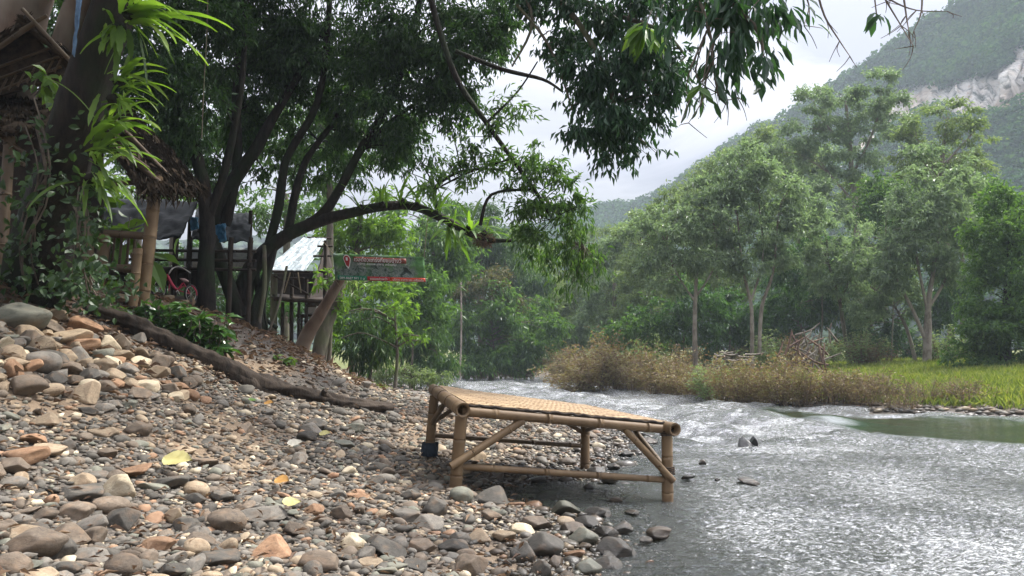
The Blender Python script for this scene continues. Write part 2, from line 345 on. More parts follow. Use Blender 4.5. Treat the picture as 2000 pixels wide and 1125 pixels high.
# ------------------------------------------------------------------ river
def build_river():
    ys = 1.5 * np.exp(np.arange(0, 1, 1 / 1500.) * math.log(50 / 1.5)); us = np.arange(-.42, 1.0, .0026)
    U, Y = np.meshgrid(us, ys); X = U * Y
    sp = np.maximum(.0026 * Y, Y * .0024)
    rough = .55 + .45 * sstep(6, 10, Y)
    # a smooth green tongue of deeper water on the right and calm pools at the shore
    px = 1000 + F * U; py = HOR + F / Y
    wob = 5 * perlin(X * .8, Y * .5, 99) + 3 * perlin(X * 2.4, Y * 1.2, 100)
    tongue = sstep(1.25, .75, np.abs(py + wob - (813 + (px - 1540) * .078)) / (11 + np.maximum(px - 1540, 0) * .036)) * sstep(1450, 1560, px)
    tongue = np.maximum(tongue, sstep(1.3, .7, np.hypot((px - 1505) / 62, (py + wob * .6 - 806) / 10)))
    pool = np.exp(-(((X - .35) / .7) ** 2 + ((Y - 5.6) / .8) ** 2))
    amp = (1 - .93 * np.clip(tongue * 1.25, 0, 1)) * (1 - .3 * pool)
    amp *= .35 + .65 * sstep(0, 1.2, X - shoreL(Y) + .2)
    Z = np.zeros_like(X)
    wx = X + .25 * perlin(X * .7, Y * .7, 71); wy = Y + .25 * perlin(X * .7, Y * .7, 72)
    for k, (lam, sl) in enumerate([(1.5, .06), (.7, .07), (.36, .07), (.19, .10), (.1, .24), (.055, .38), (.032, .36)]):
        fade = np.clip((lam / sp - 2.2) / 2.5, 0, 1)
        n = perlin(wx / lam * .85 + k * 7, wy / lam * 1.2 + k * 3, 80 + k)
        if k < 5: n = n - .6 * np.abs(n)
        Z += fade * n * lam * sl * .85 * (1 + (1.6 * sstep(8, 11, Y) if lam > .3 else 0))
    Z *= amp * rough
    Z += .10 * sstep(9, 12, Y) * perlin(X * .55, Y * .8, 91) * (1 - tongue * .7)
    for (cx, cy, sx, sy, a) in ((3.9, 12.6, .9, .45, .20), (5.0, 11.9, .6, .35, .16), (3.2, 14.2, .9, .5, .14), (4.6, 9.2, 1.3, .35, .06), (6.8, 8.7, 1.3, .3, .06)):
        Z += a * np.exp(-((X - cx) / sx) ** 2 - ((Y - cy) / sy) ** 2)
    Z *= sstep(48.5, 44, Y) * .999
    foam_glint = np.clip(sstep(7, 12, Y) * (1 - tongue * 1.5), 0, 1) * (.35 + .65 * sstep(-.1, .5, fbm(X * .5, Y * .9, 95, 3))) * sstep(0, .8, X - shoreL(Y))
    crest = perlin(X / .5 + 4, Y / .28, 96) + .7 * perlin(X / .17, Y / .1 + 9, 97) + .5 * perlin(X / 1.3, Y / .7, 98)
    foam_glint *= .25 + 1.1 * sstep(-.1, .55, crest)
    foam_glint = np.maximum(foam_glint, (.54 + .07 * sstep(6.5, 3.5, Y) + .15 * perlin(X * 1.1, Y * 1.1, 94)) * (1 - np.clip(tongue * 1.3, 0, 1)) * (1 - pool) * sstep(.1, 1.0, X - shoreL(Y)))  # outside the rapids, painted white flecks stand in for sky glints
    foam_glint = np.clip(foam_glint, 0, .72)
    V = np.stack([X, Y, Z], -1).reshape(-1, 3); nx, ny = len(us), len(ys)
    i, j = np.meshgrid(np.arange(nx - 1), np.arange(ny - 1)); a = (j * nx + i).ravel()
    # keep only the part near or over the river
    q = np.stack([a, a + 1, a + nx + 1, a + nx], 1)
    cx = X.ravel()[a]; cy = Y.ravel()[a]
    keep = (cx > shoreL(cy) - 1.6) & (cx < shoreR(cy) + 1.5)
    me = mesh_np('river_water', V, q[keep])
    for nm, val in (('foam_glint', foam_glint), ('calm', np.clip(tongue, 0, 1))):
        at = me.attributes.new(nm, 'FLOAT', 'POINT'); at.data.foreach_set('value', val.ravel().astype(np.float32))
    t = NT('river_water')
    v = t.mapping((1, 2.0, 1)); n1 = t.noise(34, 4, .66, v, .8); n2 = t.noise(5, 3, .6, v, .8)
    h = t.math('ADD', n1, t.math('MULTIPLY', n2, 1.5))
    st = t.math('MULTIPLY', t.math('SUBTRACT', 1.0, t.math('MULTIPLY', t.attr('calm'), .9)), .75)
    nb = t.node('ShaderNodeBump', {'Distance': .05, 'Height': h, 'Strength': st}).outputs[0]
    fr = t.node('ShaderNodeFresnel', {'IOR': 1.75, 'Normal': nb}).outputs[0]
    gl = t.node('ShaderNodeBsdfGlossy', {'Color': (1, 1, 1, 1), 'Roughness': .06, 'Normal': nb}).outputs[0]
    tr = t.node('ShaderNodeBsdfTransparent', {'Color': (.66, .70, .62, 1)}).outputs[0]
    body = t.node('ShaderNodeBsdfDiffuse', {'Color': t.mix(t.attr('calm'), (.03, .036, .03), (.045, .085, .05))}).outputs[0]
    und = t.node('ShaderNodeMixShader', {0: .38}); t.l.new(tr, und.inputs[1]); t.l.new(body, und.inputs[2])
    m1 = t.node('ShaderNodeMixShader', {0: fr}); t.l.new(und.outputs[0], m1.inputs[1]); t.l.new(gl, m1.inputs[2])
    fn = t.noise(26, 5, .72, t.mapping((1, 1.9, 1)), 1.2)
    fm = t.node('ShaderNodeMapRange', {0: t.math('ADD', fn, t.math('MULTIPLY', t.attr('foam_glint'), .36)), 1: .70, 2: .86, 3: 0, 4: .85}).outputs[0]
    wh = t.principled((.62, .64, .64), .6, nb, .3)
    m2 = t.node('ShaderNodeMixShader', {0: fm}); t.l.new(m1.outputs[0], m2.inputs[1]); t.l.new(wh, m2.inputs[2])
    return kind(obj('river_water', me, t.done(m2.outputs[0])), 'structure')
build_river()

# ------------------------------------------------------------------ mountain
RIDGE_X = [300, 700, 1000, 1150, 1200, 1280, 1340, 1420, 1480, 1560, 1650, 1740, 1800, 1860, 1920, 2000, 2100, 2300, 2600]
RIDGE_Y = [470, 452, 440, 425, 415, 398, 362, 306, 268, 228, 170, 104, 62, 28, -5, -60, -110, -180, -230]
def mountain_pt(u, v):
    """u in 0..1 across the picture, v in 0 (foot) .. 1 (ridge)"""
    px = 300 + u * 2300
    ry = np.interp(px, RIDGE_X, RIDGE_Y)
    fy = 700.0
    prof = v + .0 * u
    ph = fy + (ry - fy) * prof
    lower = np.interp(px, [1300, 1900, 2300], [0, 0, 0])
    d = np.interp(px, [300, 1200, 1500, 2000, 2600], [245, 238, 205, 165, 140]) * (.60 + .40 * v)
    # a steep band half way up: the cliff
    cl = cliff(px, v)
    d = d * (1 + .12 * sstep(.0, 1, (v - np.interp(px, [1600, 1750, 2000, 2300], [.62, .66, .74, .78])) / .25))
    r0 = (px - 1000) / F; vv = (562.5 - ph) / F
    ry_ = cp_ - vv * sp_; rz = sp_ + vv * cp_
    return r0 / ry_ * d, d, 1 + rz / ry_ * d
def cliff(px, v):
    c = np.interp(px, [1500, 1650, 1760, 1850, 1930, 2050, 2400], [.60, .70, .82, .745, .70, .71, .74])
    w = np.interp(px, [1560, 1680, 1780, 1880, 1960, 2100, 2400], [.0, .035, .075, .062, .08, .08, .06])
    n = fbm(px * .012, v * 2, 41, 3) * .55 + fbm(px * .06, v * 1.2, 42, 3) * .5
    return sstep(-.15, .25, (w - np.abs(v - c - .02 * fbm(px * .01, v * 0, 44, 2))) / .06 + n)
def build_mountain():
    nu, nv = 460, 170
    u, v = np.meshgrid(np.linspace(0, 1, nu), np.linspace(0, 1, nv))
    X, Y, Z = mountain_pt(u, v)
    px = 300 + u * 2300; cl = cliff(px, v)
    n = fbm(px * .035, v * 14, 51, 4)
    Y = Y + n * 5.0 * (1 - cl) + cl * (fbm(px * .14, v * 2, 52, 4) * 2.5)
    X = X + fbm(px * .04, v * 13, 53, 3) * 2.0
    # the far side goes down behind the ridge
    bx = X[-1:] * 1.08; by = Y[-1:] * 1.1; bz = np.zeros_like(bx)
    X = np.vstack([X, bx]); Y = np.vstack([Y, by]); Z = np.vstack([Z, bz]); cl2 = np.vstack([cl, np.zeros((1, nu))])
    a = (np.meshgrid(np.arange(nu - 1), np.arange(nv))[1] * nu + np.meshgrid(np.arange(nu - 1), np.arange(nv))[0]).ravel()
    me = mesh_np('mountain', np.stack([X, Y, Z], -1).reshape(-1, 3), np.stack([a, a + 1, a + nu + 1, a + nu], 1))
    at = me.attributes.new('rock', 'FLOAT', 'POINT'); at.data.foreach_set('value', cl2.ravel().astype(np.float32))
    t = NT('mountain_slope')
    st = t.noise(.9, 6, .72, t.mapping((1, .25, .035))); st2 = t.noise(.11, 4, .6, t.mapping((1, .4, .35)))
    rock = t.ramp(st, [(.38, (.06, .07, .06)), (.45, (.26, .25, .23)), (.54, (.46, .44, .41)), (.64, (.32, .25, .19))])
    rock = t.mix(t.ramp(st2, [(.47, (0, 0, 0)), (.62, (.6, .6, .6))]), rock, (.27, .20, .14))
    wood = t.ramp(t.noise(.22, 5, .6), [(.3, (.014, .03, .014)), (.7, (.045, .075, .03))])
    m = t.done(t.principled(t.mix(t.attr('rock'), wood, rock), .95, t.bump(st, .6, 1.0), .1))
    kind(obj('mountain', me, m), 'structure')
    # forest cover: domed crowns made of leaf clumps
    N = 8000
    uu = rng.uniform(.34, .80, N * 2); vv = rng.uniform(.16, 1.0, N * 2)
    keep = (cliff(300 + uu * 2300, vv) < .45 + .25 * (rng.random(N * 2) < .15)) & (300 + uu * 2300 > 900) & (300 + uu * 2300 < 2250); uu, vv = uu[keep][:N], vv[keep][:N]
    X, Y, Z = mountain_pt(uu, vv)
    R = rng.uniform(1.6, 4.6, len(X)) * (Y / 170) ** .5
    k = 170
    d = rng.normal(size=(len(X), k, 3)); d /= np.linalg.norm(d, axis=2)[..., None]
    d[..., 2] = np.abs(d[..., 2]) * 1.15 - .25
    c = np.stack([X, Y, Z], 1)[:, None] + d * R[:, None, None] * np.array([1.1, 1, .95]) * rng.uniform(.75, 1.05, (len(X), k, 1))
    nrm = d + rng.normal(size=d.shape) * .35
    leaf_cloud('hillside_forest', c.reshape(-1, 3), None, nrm.reshape(-1, 3), np.repeat(R, k) * .24 * rng.uniform(.5, 1.5, len(X) * k), .8, HILL_LEAF, kindname='stuff')

def leaf_cloud(name, pos, dirs, nrm, length, wr, m, parent=None, kindname=None, fold=.25, bend=.25, near=False):
    """pos base points, dirs leaf axis, nrm rough normal; each leaf two or six folded faces"""
    n = len(pos); pos = np.asarray(pos, float)
    nrm = nrm / (np.linalg.norm(nrm, axis=1)[:, None] + 1e-9)
    if dirs is None:
        dirs = np.cross(nrm, rng.normal(size=(n, 3)))
    dirs = dirs / (np.linalg.norm(dirs, axis=1)[:, None] + 1e-9)
    side = np.cross(dirs, nrm); side /= np.linalg.norm(side, axis=1)[:, None] + 1e-9
    nn = np.cross(side, dirs)
    L = np.broadcast_to(length, (n,))[:, None]; Wd = L * np.broadcast_to(wr, (n,))[:, None]
    if not near:
        v = np.stack([pos, pos + dirs * L * .45 + side * Wd * .5 + nn * Wd * fold, pos + dirs * L - nn * L * bend, pos + dirs * L * .45 - side * Wd * .5 + nn * Wd * fold], 1)
        b = np.arange(n)[:, None] * 4
        Fc = np.concatenate([b + np.array([[0, 1, 2]]), b + np.array([[0, 2, 3]])])
    else:
        def pt(t, w): return pos + dirs * L * t - nn * L * bend * t * t + side * Wd * w + nn * Wd * fold * abs(w) * 2
        v = np.stack([pos, pt(.3, .42), pt(.62, .48), pt(1, 0), pt(.62, -.48), pt(.3, -.42), pt(.3, 0), pt(.62, 0)], 1)
        b = np.arange(n)[:, None] * 8
        Fc = np.concatenate([b + np.array([a_]) for a_ in ([0, 1, 6], [0, 6, 5], [1, 2, 7], [1, 7, 6], [6, 7, 4], [6, 4, 5], [2, 3, 7], [7, 3, 4])])
    me = mesh_np(name, v.reshape(-1, 3), Fc, smooth=False)
    o = obj(name, me, m, parent)
    if kindname: kind(o, kindname)
    return o
build_mountain()

# ------------------------------------------------------------------ trees
def ell(px, py, rx, ry, d, dr=None, dens=1.0):
    return dict(c=P(px, py, d), r=np.array([M(rx, d), dr or M((rx + ry) / 2, d) * .9, M(ry, d)]), dens=dens)
def crown_leaves(ells, leaf, wr, lai=3.5, droop=.5, per=9, shell=.6, subr=.34, nsub=None, seed=0):
    g = np.random.default_rng(seed); PP = []; DD = []; NN = []; LL = []; centres = []
    for e in ells:
        c, r = e['c'], e['r']; area = math.pi * r[0] * r[2]
        n = int(area * lai * e['dens'] / (leaf * leaf * wr * .5)); tw = max(3, n // per)
        k = nsub or int(np.clip(10 + 4 * area / (leaf * leaf * 120), 10, 60))
        d = g.normal(size=(k, 3)); d /= np.linalg.norm(d, axis=1)[:, None]
        sc = c + d * r * (g.random((k, 1)) ** (1 / 3) * (1 - shell) + shell) * g.uniform(.66, 1.08, (k, 1))
        wgt = g.uniform(.4, 1.6, k); wgt /= wgt.sum()
        idx = g.choice(k, tw, p=wgt)
        q = g.normal(size=(tw, 3)); q /= np.linalg.norm(q, axis=1)[:, None]
        off = q * g.random((tw, 1)) ** .45 * r * subr * g.uniform(.8, 1.25, (k, 1))[idx]
        off[:, 2] *= .75
        tp = sc[idx] + off
        ax = off / (np.linalg.norm(off, axis=1)[:, None] + 1e-9) + .5 * (tp - c) / r + g.normal(size=(tw, 3)) * .35 + np.array([0, 0, -.35 * droop])
        ax /= np.linalg.norm(ax, axis=1)[:, None]
        tpn = np.repeat(tp, per, 0); axn = np.repeat(ax, per, 0)
        rd = g.normal(size=(tw * per, 3)); dd = axn * .6 + rd / np.linalg.norm(rd, axis=1)[:, None] * .9 + np.array([0, 0, -droop])
        PP.append(tpn + axn * (g.random((tw * per, 1)) - .4) * leaf * 2.6 + g.normal(size=(tw * per, 3)) * leaf * .22)
        DD.append(dd); NN.append(np.array([0, 0, 1.0]) + g.normal(size=(tw * per, 3)) * .45); LL.append(leaf * g.uniform(.45, 1.4, tw * per))
        centres.append(sc)
    return np.vstack(PP), np.vstack(DD), np.vstack(NN), np.concatenate(LL), centres
def tree(name, label, cat, limbs, ells, leaf_m, bark, leaf=.12, wr=.3, lai=3.5, droop=.5, group=None, seed=0, twigs=6, per=9, near=False, shell=.55, subr=.34, twr=.012, extra=None, nsub=None):
    """limbs: list of [(px,py,d,radius_px) ...]; the first one is the trunk, grown down into the ground"""
    Ls = []
    for li, lm in enumerate(limbs):
        pts = np.array([P(a, b, d) for a, b, d, r in lm]); rad = np.array([M(r, d) for a, b, d, r in lm])
        if li == 0 and lm[0][1] > 400: pts[0][2] = min(pts[0][2], hgt(pts[0][0], pts[0][1]) - .08)
        Ls.append((pts, rad))
    base = Ls[0][0][0] if Ls else P(1000, 500, 10)
    root = thing(name, label, cat, base, group)
    if Ls:
        tb = MB()
        n = 14 if Ls[0][1].max() > .1 else 8
        for i, (p, r) in enumerate(Ls[:1]): tb.tube(p, r, n, 5, .18, seed + i)
        tb.build('trunk', bark, root)
    PPx, DD, NN, LL, cs = crown_leaves(ells, leaf, wr, lai, droop, per, shell, subr, nsub, seed + 1)
    if len(Ls) > 1 or twigs:
        bb = MB()
        for i, (p, r) in enumerate(Ls[1:]): bb.tube(p, r, 9, 5, .14, seed + 20 + i)
        allp = np.vstack([p for p, r in Ls]) if Ls else None
        if twigs and allp is not None:
            # denser sampling along limbs
            dense = []
            for p, r in Ls:
                for a, b in zip(p[:-1], p[1:]): dense += [a + (b - a) * t for t in np.linspace(0, 1, 8)]
            dense = np.array(dense); g = random.Random(seed)
            for sc in cs:
                for q in sc[:twigs]:
                    dist = np.linalg.norm(dense - q, axis=1) + 1.2 * np.maximum(0, dense[:, 2] - q[2])
                    a = dense[np.argmin(dist)]; ln = np.linalg.norm(q - a)
                    if ln < .1: continue
                    mid = a + (q - a) * .5 + np.array([g.uniform(-.1, .1), g.uniform(-.1, .1), g.uniform(.02, .2)]) * ln
                    bb.tube([a, a + (mid - a) * .5 + np.array([0, 0, .03 * ln]), mid, q], [min(twr * (1 + ln * .35), .06), twr, twr * .75, twr * .35], 5, 3, cap=False)
        if bb.n: bb.build('branch', bark, root)
    leaf_cloud('crown', PPx, DD, NN, LL, wr, leaf_m, root, near=near)
    return root

# ------------------------------------------------------------------ the bamboo bench
def build_bench():
    NL, NR, FR, FL = [np.array(v) for v in ((-.34, 5.03, .665), (1.14, 5.52, .50), (.68, 6.92, .54), (-.675, 6.5, .735))]
    g0 = [NL.copy(), NR.copy(), FR.copy(), FL.copy()]
    root = thing('bamboo_bench', 'wide bamboo platform bench with woven top standing half in the river edge', 'bench', (.2, 5.9, .1))
    up = np.array([-.10, -.02, 1.0]); up /= np.linalg.norm(up)
    cen = (NL + NR + FR + FL) / 4
    feet = {}
    # legs
    for nm, p, zf, lean in (('NL', NL, .05, (-.045, .0)), ('NR', NR, -.16, (-.01, -.02)), ('FR', FR, -.16, (-.015, .0)), ('FL', FL, .12, (-.05, .02))):
        f = p + np.array([lean[0], lean[1], 0]); f[2] = zf
        t = p + np.array([0, 0, -.035]); feet[nm] = (t, f)
        b = MB(); q = [f + (t - f) * k for k in (0, .3, .33, .36, .7, .73, .76, 1)]
        b.tube(q, np.array([.043, .042, .045, .042, .041, .044, .041, .041]), 16, 2, .02)
        b.build('leg', BAMBOO, root)
    def pole(nm, a, c, r, nodes=4, ext=(0, 0), m=BAMBOO, hollow=True):
        a = np.asarray(a, float); c = np.asarray(c, float); dv = (c - a); L = np.linalg.norm(dv); dv /= L
        a = a - dv * ext[0]; c = c + dv * ext[1]; L = np.linalg.norm(c - a)
        ts = [0]; rs = [r]
        for k in range(nodes):
            t0 = (k + .6) / nodes
            ts += [t0 - .022, t0 - .006, t0 + .006, t0 + .022]; rs += [r * .99, r * 1.05, r * 1.05, r * .99]
        ts.append(1); rs.append(r)
        b = MB(); b.tube([a + (c - a) * t for t in ts], rs, 16, 2, .03, nodes, cap=not hollow)
        if hollow:      # open ends: rim, wall and the node membrane inside
            for e, sgn in ((a, 1), (c, -1)):
                dd = dv * sgn; b.tube([e, e + dd * .0005, e + dd * .09, e + dd * .0905], [r, r * .74, r * .7, r * .05], 16, 1, 0, cap='end')
        return b.build(nm, m, root)
    pole('beam', NL, NR, .034, 4, (.0, .0))
    pole('beam', FL, FR, .034, 4)
    pole('beam', FL + [0, 0, .012], NL + [0, 0, .012], .049, 4, (.06, .07))
    pole('beam', FR + [0, 0, .012], NR + [0, 0, .012], .047, 4, (.06, .12))
    # low stretchers along both long sides
    def at(n, z): t, f = feet[n]; k = (z - f[2]) / (t[2] - f[2]); return f + (t - f) * k
    pole('stretcher', at('NL', .30), at('NR', .135), .023, 4, (0, 0))
    pole('stretcher', at('FL', .36), at('FR', .22), .021, 4, (0, 0), BAMBOO_D)
    # slanting braces
    def along(a, b, t, dz=-.04): return a + (b - a) * t + np.array([0, 0, dz])
    pole('brace', at('NL', .33) + [0.0, -.05, 0], along(NL, NR, .27), .027, 2, (.05, .02))
    pole('brace', at('NR', .17) + [0.0, -.05, 0], along(NL, NR, .79), .025, 2, (.05, .02))
    pole('brace', at('FR', .33), along(FL, FR, .73), .02, 2, (.02, .02), BAMBOO_D)
    pole('brace', at('NR', .20), along(FR, NR, .62), .02, 2, (.02, .02), BAMBOO_D)
    pole('brace', at('FR', .36), along(FR, NR, .34), .02, 2, (.02, .02), BAMBOO_D)
    pole('brace', at('FL', .46), along(FL, NL, .42), .022, 2, (.02, .02), BAMBOO_D)
    pole('brace', at('FL', .46), along(FL, FR, .2), .02, 2, (.02, .02), BAMBOO_D)
    # cross bearers under the mat
    for t in (.25, .5, .75): pole('bearer', along(NL, NR, t, .02), along(FL, FR, t, .02), .018, 3, (0, 0), BAMBOO_D, False)
    # woven mat: herringbone of flat strips, each strip a little raised
    a, b, c, d = NL, NR, FR, FL
    nu, nv = 190, 150
    u, v = np.meshgrid(np.linspace(.025, .985, nu), np.linspace(-.005, 1.0, nv))
    G = (a * (1 - u[..., None]) + b * u[..., None]) * (1 - v[..., None]) + (d * (1 - u[..., None]) + c * u[..., None]) * v[..., None]
    uu, vv = u * 1.6, v * 1.45
    w = .05
    ph = ((uu / w).astype(int) + 2 * (vv / w).astype(int)) % 4
    strip = np.where(ph < 2, np.abs(np.sin(np.pi * uu / w)), np.abs(np.sin(np.pi * vv / w))) ** .5
    G[..., 2] += .05 + .008 * strip + .006 * fbm(uu * 3, vv * 3, 61, 2)
    top = G.reshape(-1, 3); m = len(top)
    i, j = np.meshgrid(np.arange(nu - 1), np.arange(nv - 1)); q0 = (j * nu + i).ravel(); q = np.stack([q0, q0 + 1, q0 + nu + 1, q0 + nu], 1)
    bd = np.array([k for k in range(nu)] + [k * nu + nu - 1 for k in range(1, nv)] + [(nv - 1) * nu + k for k in range(nu - 2, -1, -1)] + [k * nu for k in range(nv - 2, 0, -1)]); b2 = np.roll(bd, -1)
    me = mesh_np('tabletop', np.vstack([top, top - [0, 0, .013]]), np.vstack([q, q[:, ::-1] + m, np.stack([b2, bd, bd + m, b2 + m], 1)]), smooth=False)
    at_ = me.attributes.new('strip', 'FLOAT', 'POINT'); at_.data.foreach_set('value', np.concatenate([(ph < 2).ravel(), (ph < 2).ravel()]).astype(np.float32))
    t = NT('woven_bamboo'); n = t.noise(7, 5, .65); n2 = t.noise(70, 3, .6)
    col = t.ramp(n, [(.3, (.19, .125, .062)), (.5, (.31, .222, .122)), (.72, (.42, .318, .185))])
    col = t.mix(t.math('MULTIPLY', t.attr('strip'), .85), col, (.15, .085, .036)); col = t.mix(t.math('MULTIPLY', n2, .3), col, (.13, .08, .04))
    obj('tabletop', me, t.done(t.principled(col, .6, t.bump(n2, .3, .004), .35)), root)
    # dark split-bamboo binding on both long edges
    for (p, q_, off) in ((NL, NR, -.005), (FL, FR, .005)):
        b_ = MB(); k = np.linspace(.03, .985, 40)
        dn = np.array([-.31, .95, 0]) * off
        pts = np.array([p + (q_ - p) * t_ + dn + np.array([0, 0, .044 + .004 * math.sin(t_ * 90) + .004 * random.uniform(-1, 1)]) for t_ in k])
        b_.tube(pts, .011, 6, 2, .2); b_.build('edge_binding', DARKWOOD, root)
    # dark cord wound round joints
    for (n, z, r) in (('NR', .195, .05), ('NR', .47, .05)):
        b_ = MB(); c0 = at(n, z)
        pts = [c0 + np.array([math.cos(k * .7) * (r + .004), math.sin(k * .7) * (r + .004), k * .0016 - .02]) for k in range(36)]
        b_.tube(pts, .005, 6, 1); b_.build('lashing', DARKWOOD, root)
    return feet
FEET = build_bench()
def cloth_on_leg():
    t_, f = FEET['FL']; b = MB(); c = f + (t_ - f) * .28
    n = 26; zs = np.linspace(-.10, .015, 12); V = []
    for z in zs:
        for k in range(n):
            th = 2 * math.pi * k / n; r = .062 + .014 * math.sin(th * 5 + z * 30) + .03 * max(0, -z) * 3 * (.6 + .4 * math.sin(th * 3))
            V.append(c + np.array([math.cos(th) * r, math.sin(th) * r, z]))
    Fq = [[i * n + k, i * n + (k + 1) % n, (i + 1) * n + (k + 1) % n, (i + 1) * n + k] for i in range(len(zs) - 1) for k in range(n)]
    b.add(V, Fq)
    o = b.build('cloth_rag', simple_mat('blue_black_cloth', (.010, .014, .02), (.03, .042, .06), 20, .9))
    tag(o, "dark blue rag tied round the bench's far left leg", 'rag')
cloth_on_leg()

# ------------------------------------------------------------------ the fallen log
def build_log():
    px = [(165, 600, 0), (250, 628, 0), (330, 668, 0), (420, 716, 0), (500, 752, 0), (560, 765, 0), (640, 783, 0), (700, 791, 0), (765, 797, 0)]
    pts = []
    for x, y, _ in px:
        h = ground_hit(x, y + 12); h[2] += .07; pts.append(h)
    pts = np.array(pts); pts[:, 1] = np.linspace(pts[0, 1], pts[-1, 1], len(pts)) * .5 + pts[:, 1] * .5
    pts = np.array([P(x, y, p[1]) for (x, y, _), p in zip(px, pts)])
    for p in pts: p[2] = max(p[2], hgt(p[0], p[1]) + .035)
    root = thing('fallen_log', 'long dark driftwood log lying down the stony bank towards the river', 'log', pts[4])
    b = MB(); b.tube(pts, [M(r, p[1]) for r, p in zip((14, 16, 17, 18, 19, 15, 13, 11, 9), pts)], 24, 14, .38, 3); b.build('log_body', LOGM, root)
    k = MB(); p = pts[5]
    k.tube([pts[6] + [0, 0, .02], P(632, 768, pts[6][1] - .05), P(636, 762, pts[6][1] - .08)], [.05, .035, .02], 9, 3, .2); k.build('knot_stub', LOGM, root)
    k = MB(); k.tube([pts[3], pts[4] + [-.02, -.07, -.02], P(540, 772, pts[5][1] - .12)], [.06, .075, .035], 10, 4, .25, 5); k.build('broken_limb', LOGM, root)
    return pts
LOGP = build_log()

# ------------------------------------------------------------------ stones
def ico(sub):
    import bmesh
    bm = bmesh.new(); bmesh.ops.create_icosphere(bm, subdivisions=sub, radius=1)
    V = np.array([v.co[:] for v in bm.verts]); Fc = np.array([[v.index for v in f.verts] for f in bm.faces]); bm.free(); return V, Fc
def stone_shape(V0, seed, style):
    g = np.random.default_rng(seed); V = V0.copy()
    nc = {'round': 7, 'block': 13, 'slab': 11}[style]
    for k in range(nc):
        n = g.normal(size=3); n /= np.linalg.norm(n)
        if style == 'slab' and k < 2: n = np.array([g.normal() * .1, g.normal() * .1, (-1) ** k]); n /= np.linalg.norm(n)
        d = {'round': g.uniform(.68, .95), 'block': g.uniform(.45, .8), 'slab': g.uniform(.5, .82)}[style]
        t = V @ n - d; V = V - np.where(t > 0, t * .93, 0)[:, None] * n
    f = g.normal(size=(3, 3)) * 1.6; p = g.uniform(0, 6, 3)
    w = sum(np.sin(V @ f[i] + p[i]) for i in range(3)) / 3
    f2 = g.normal(size=(3, 3)) * 5; w2 = sum(np.sin(V @ f2[i] + p[i] * 2) for i in range(3)) / 3
    V = V * (1 + (.10 if style == 'round' else .08) * w + .025 * w2)[:, None]
    V -= V.mean(0); V /= np.abs(V).max(0); return V
STYLES = ['round', 'slab', 'block', 'block', 'slab', 'slab', 'block', 'round', 'slab', 'block', 'slab', 'block']
V3, F3 = ico(4); V2, F2 = ico(2); V1, F1 = ico(1)
SHAPES3 = [stone_shape(V3, 100 + i, s) for i, s in enumerate(STYLES)]
SHAPES2 = [stone_shape(V2, 100 + i, s) for i, s in enumerate(STYLES)]
SHAPES1 = [stone_shape(V1, 100 + i, s) for i, s in enumerate(STYLES)]
STONE_COL = {
    'dark grey': [(.045, .044, .040), (.078, .075, .068), (.125, .118, .105)],
    'grey': [(.10, .096, .088), (.16, .152, .138), (.23, .218, .196)],
    'green-grey': [(.10, .11, .095), (.155, .165, .14), (.22, .225, .19)],
    'brown': [(.085, .068, .053), (.142, .117, .093), (.208, .176, .143)],
    'tan': [(.185, .142, .098), (.285, .23, .165), (.395, .335, .25)],
    'rust orange': [(.16, .085, .048), (.27, .165, .10), (.38, .26, .175)],
    'pale cream': [(.36, .31, .22), (.50, .44, .33), (.62, .57, .46)],
    'white': [(.45, .45, .43), (.62, .62, .60), (.72, .72, .70)],
}
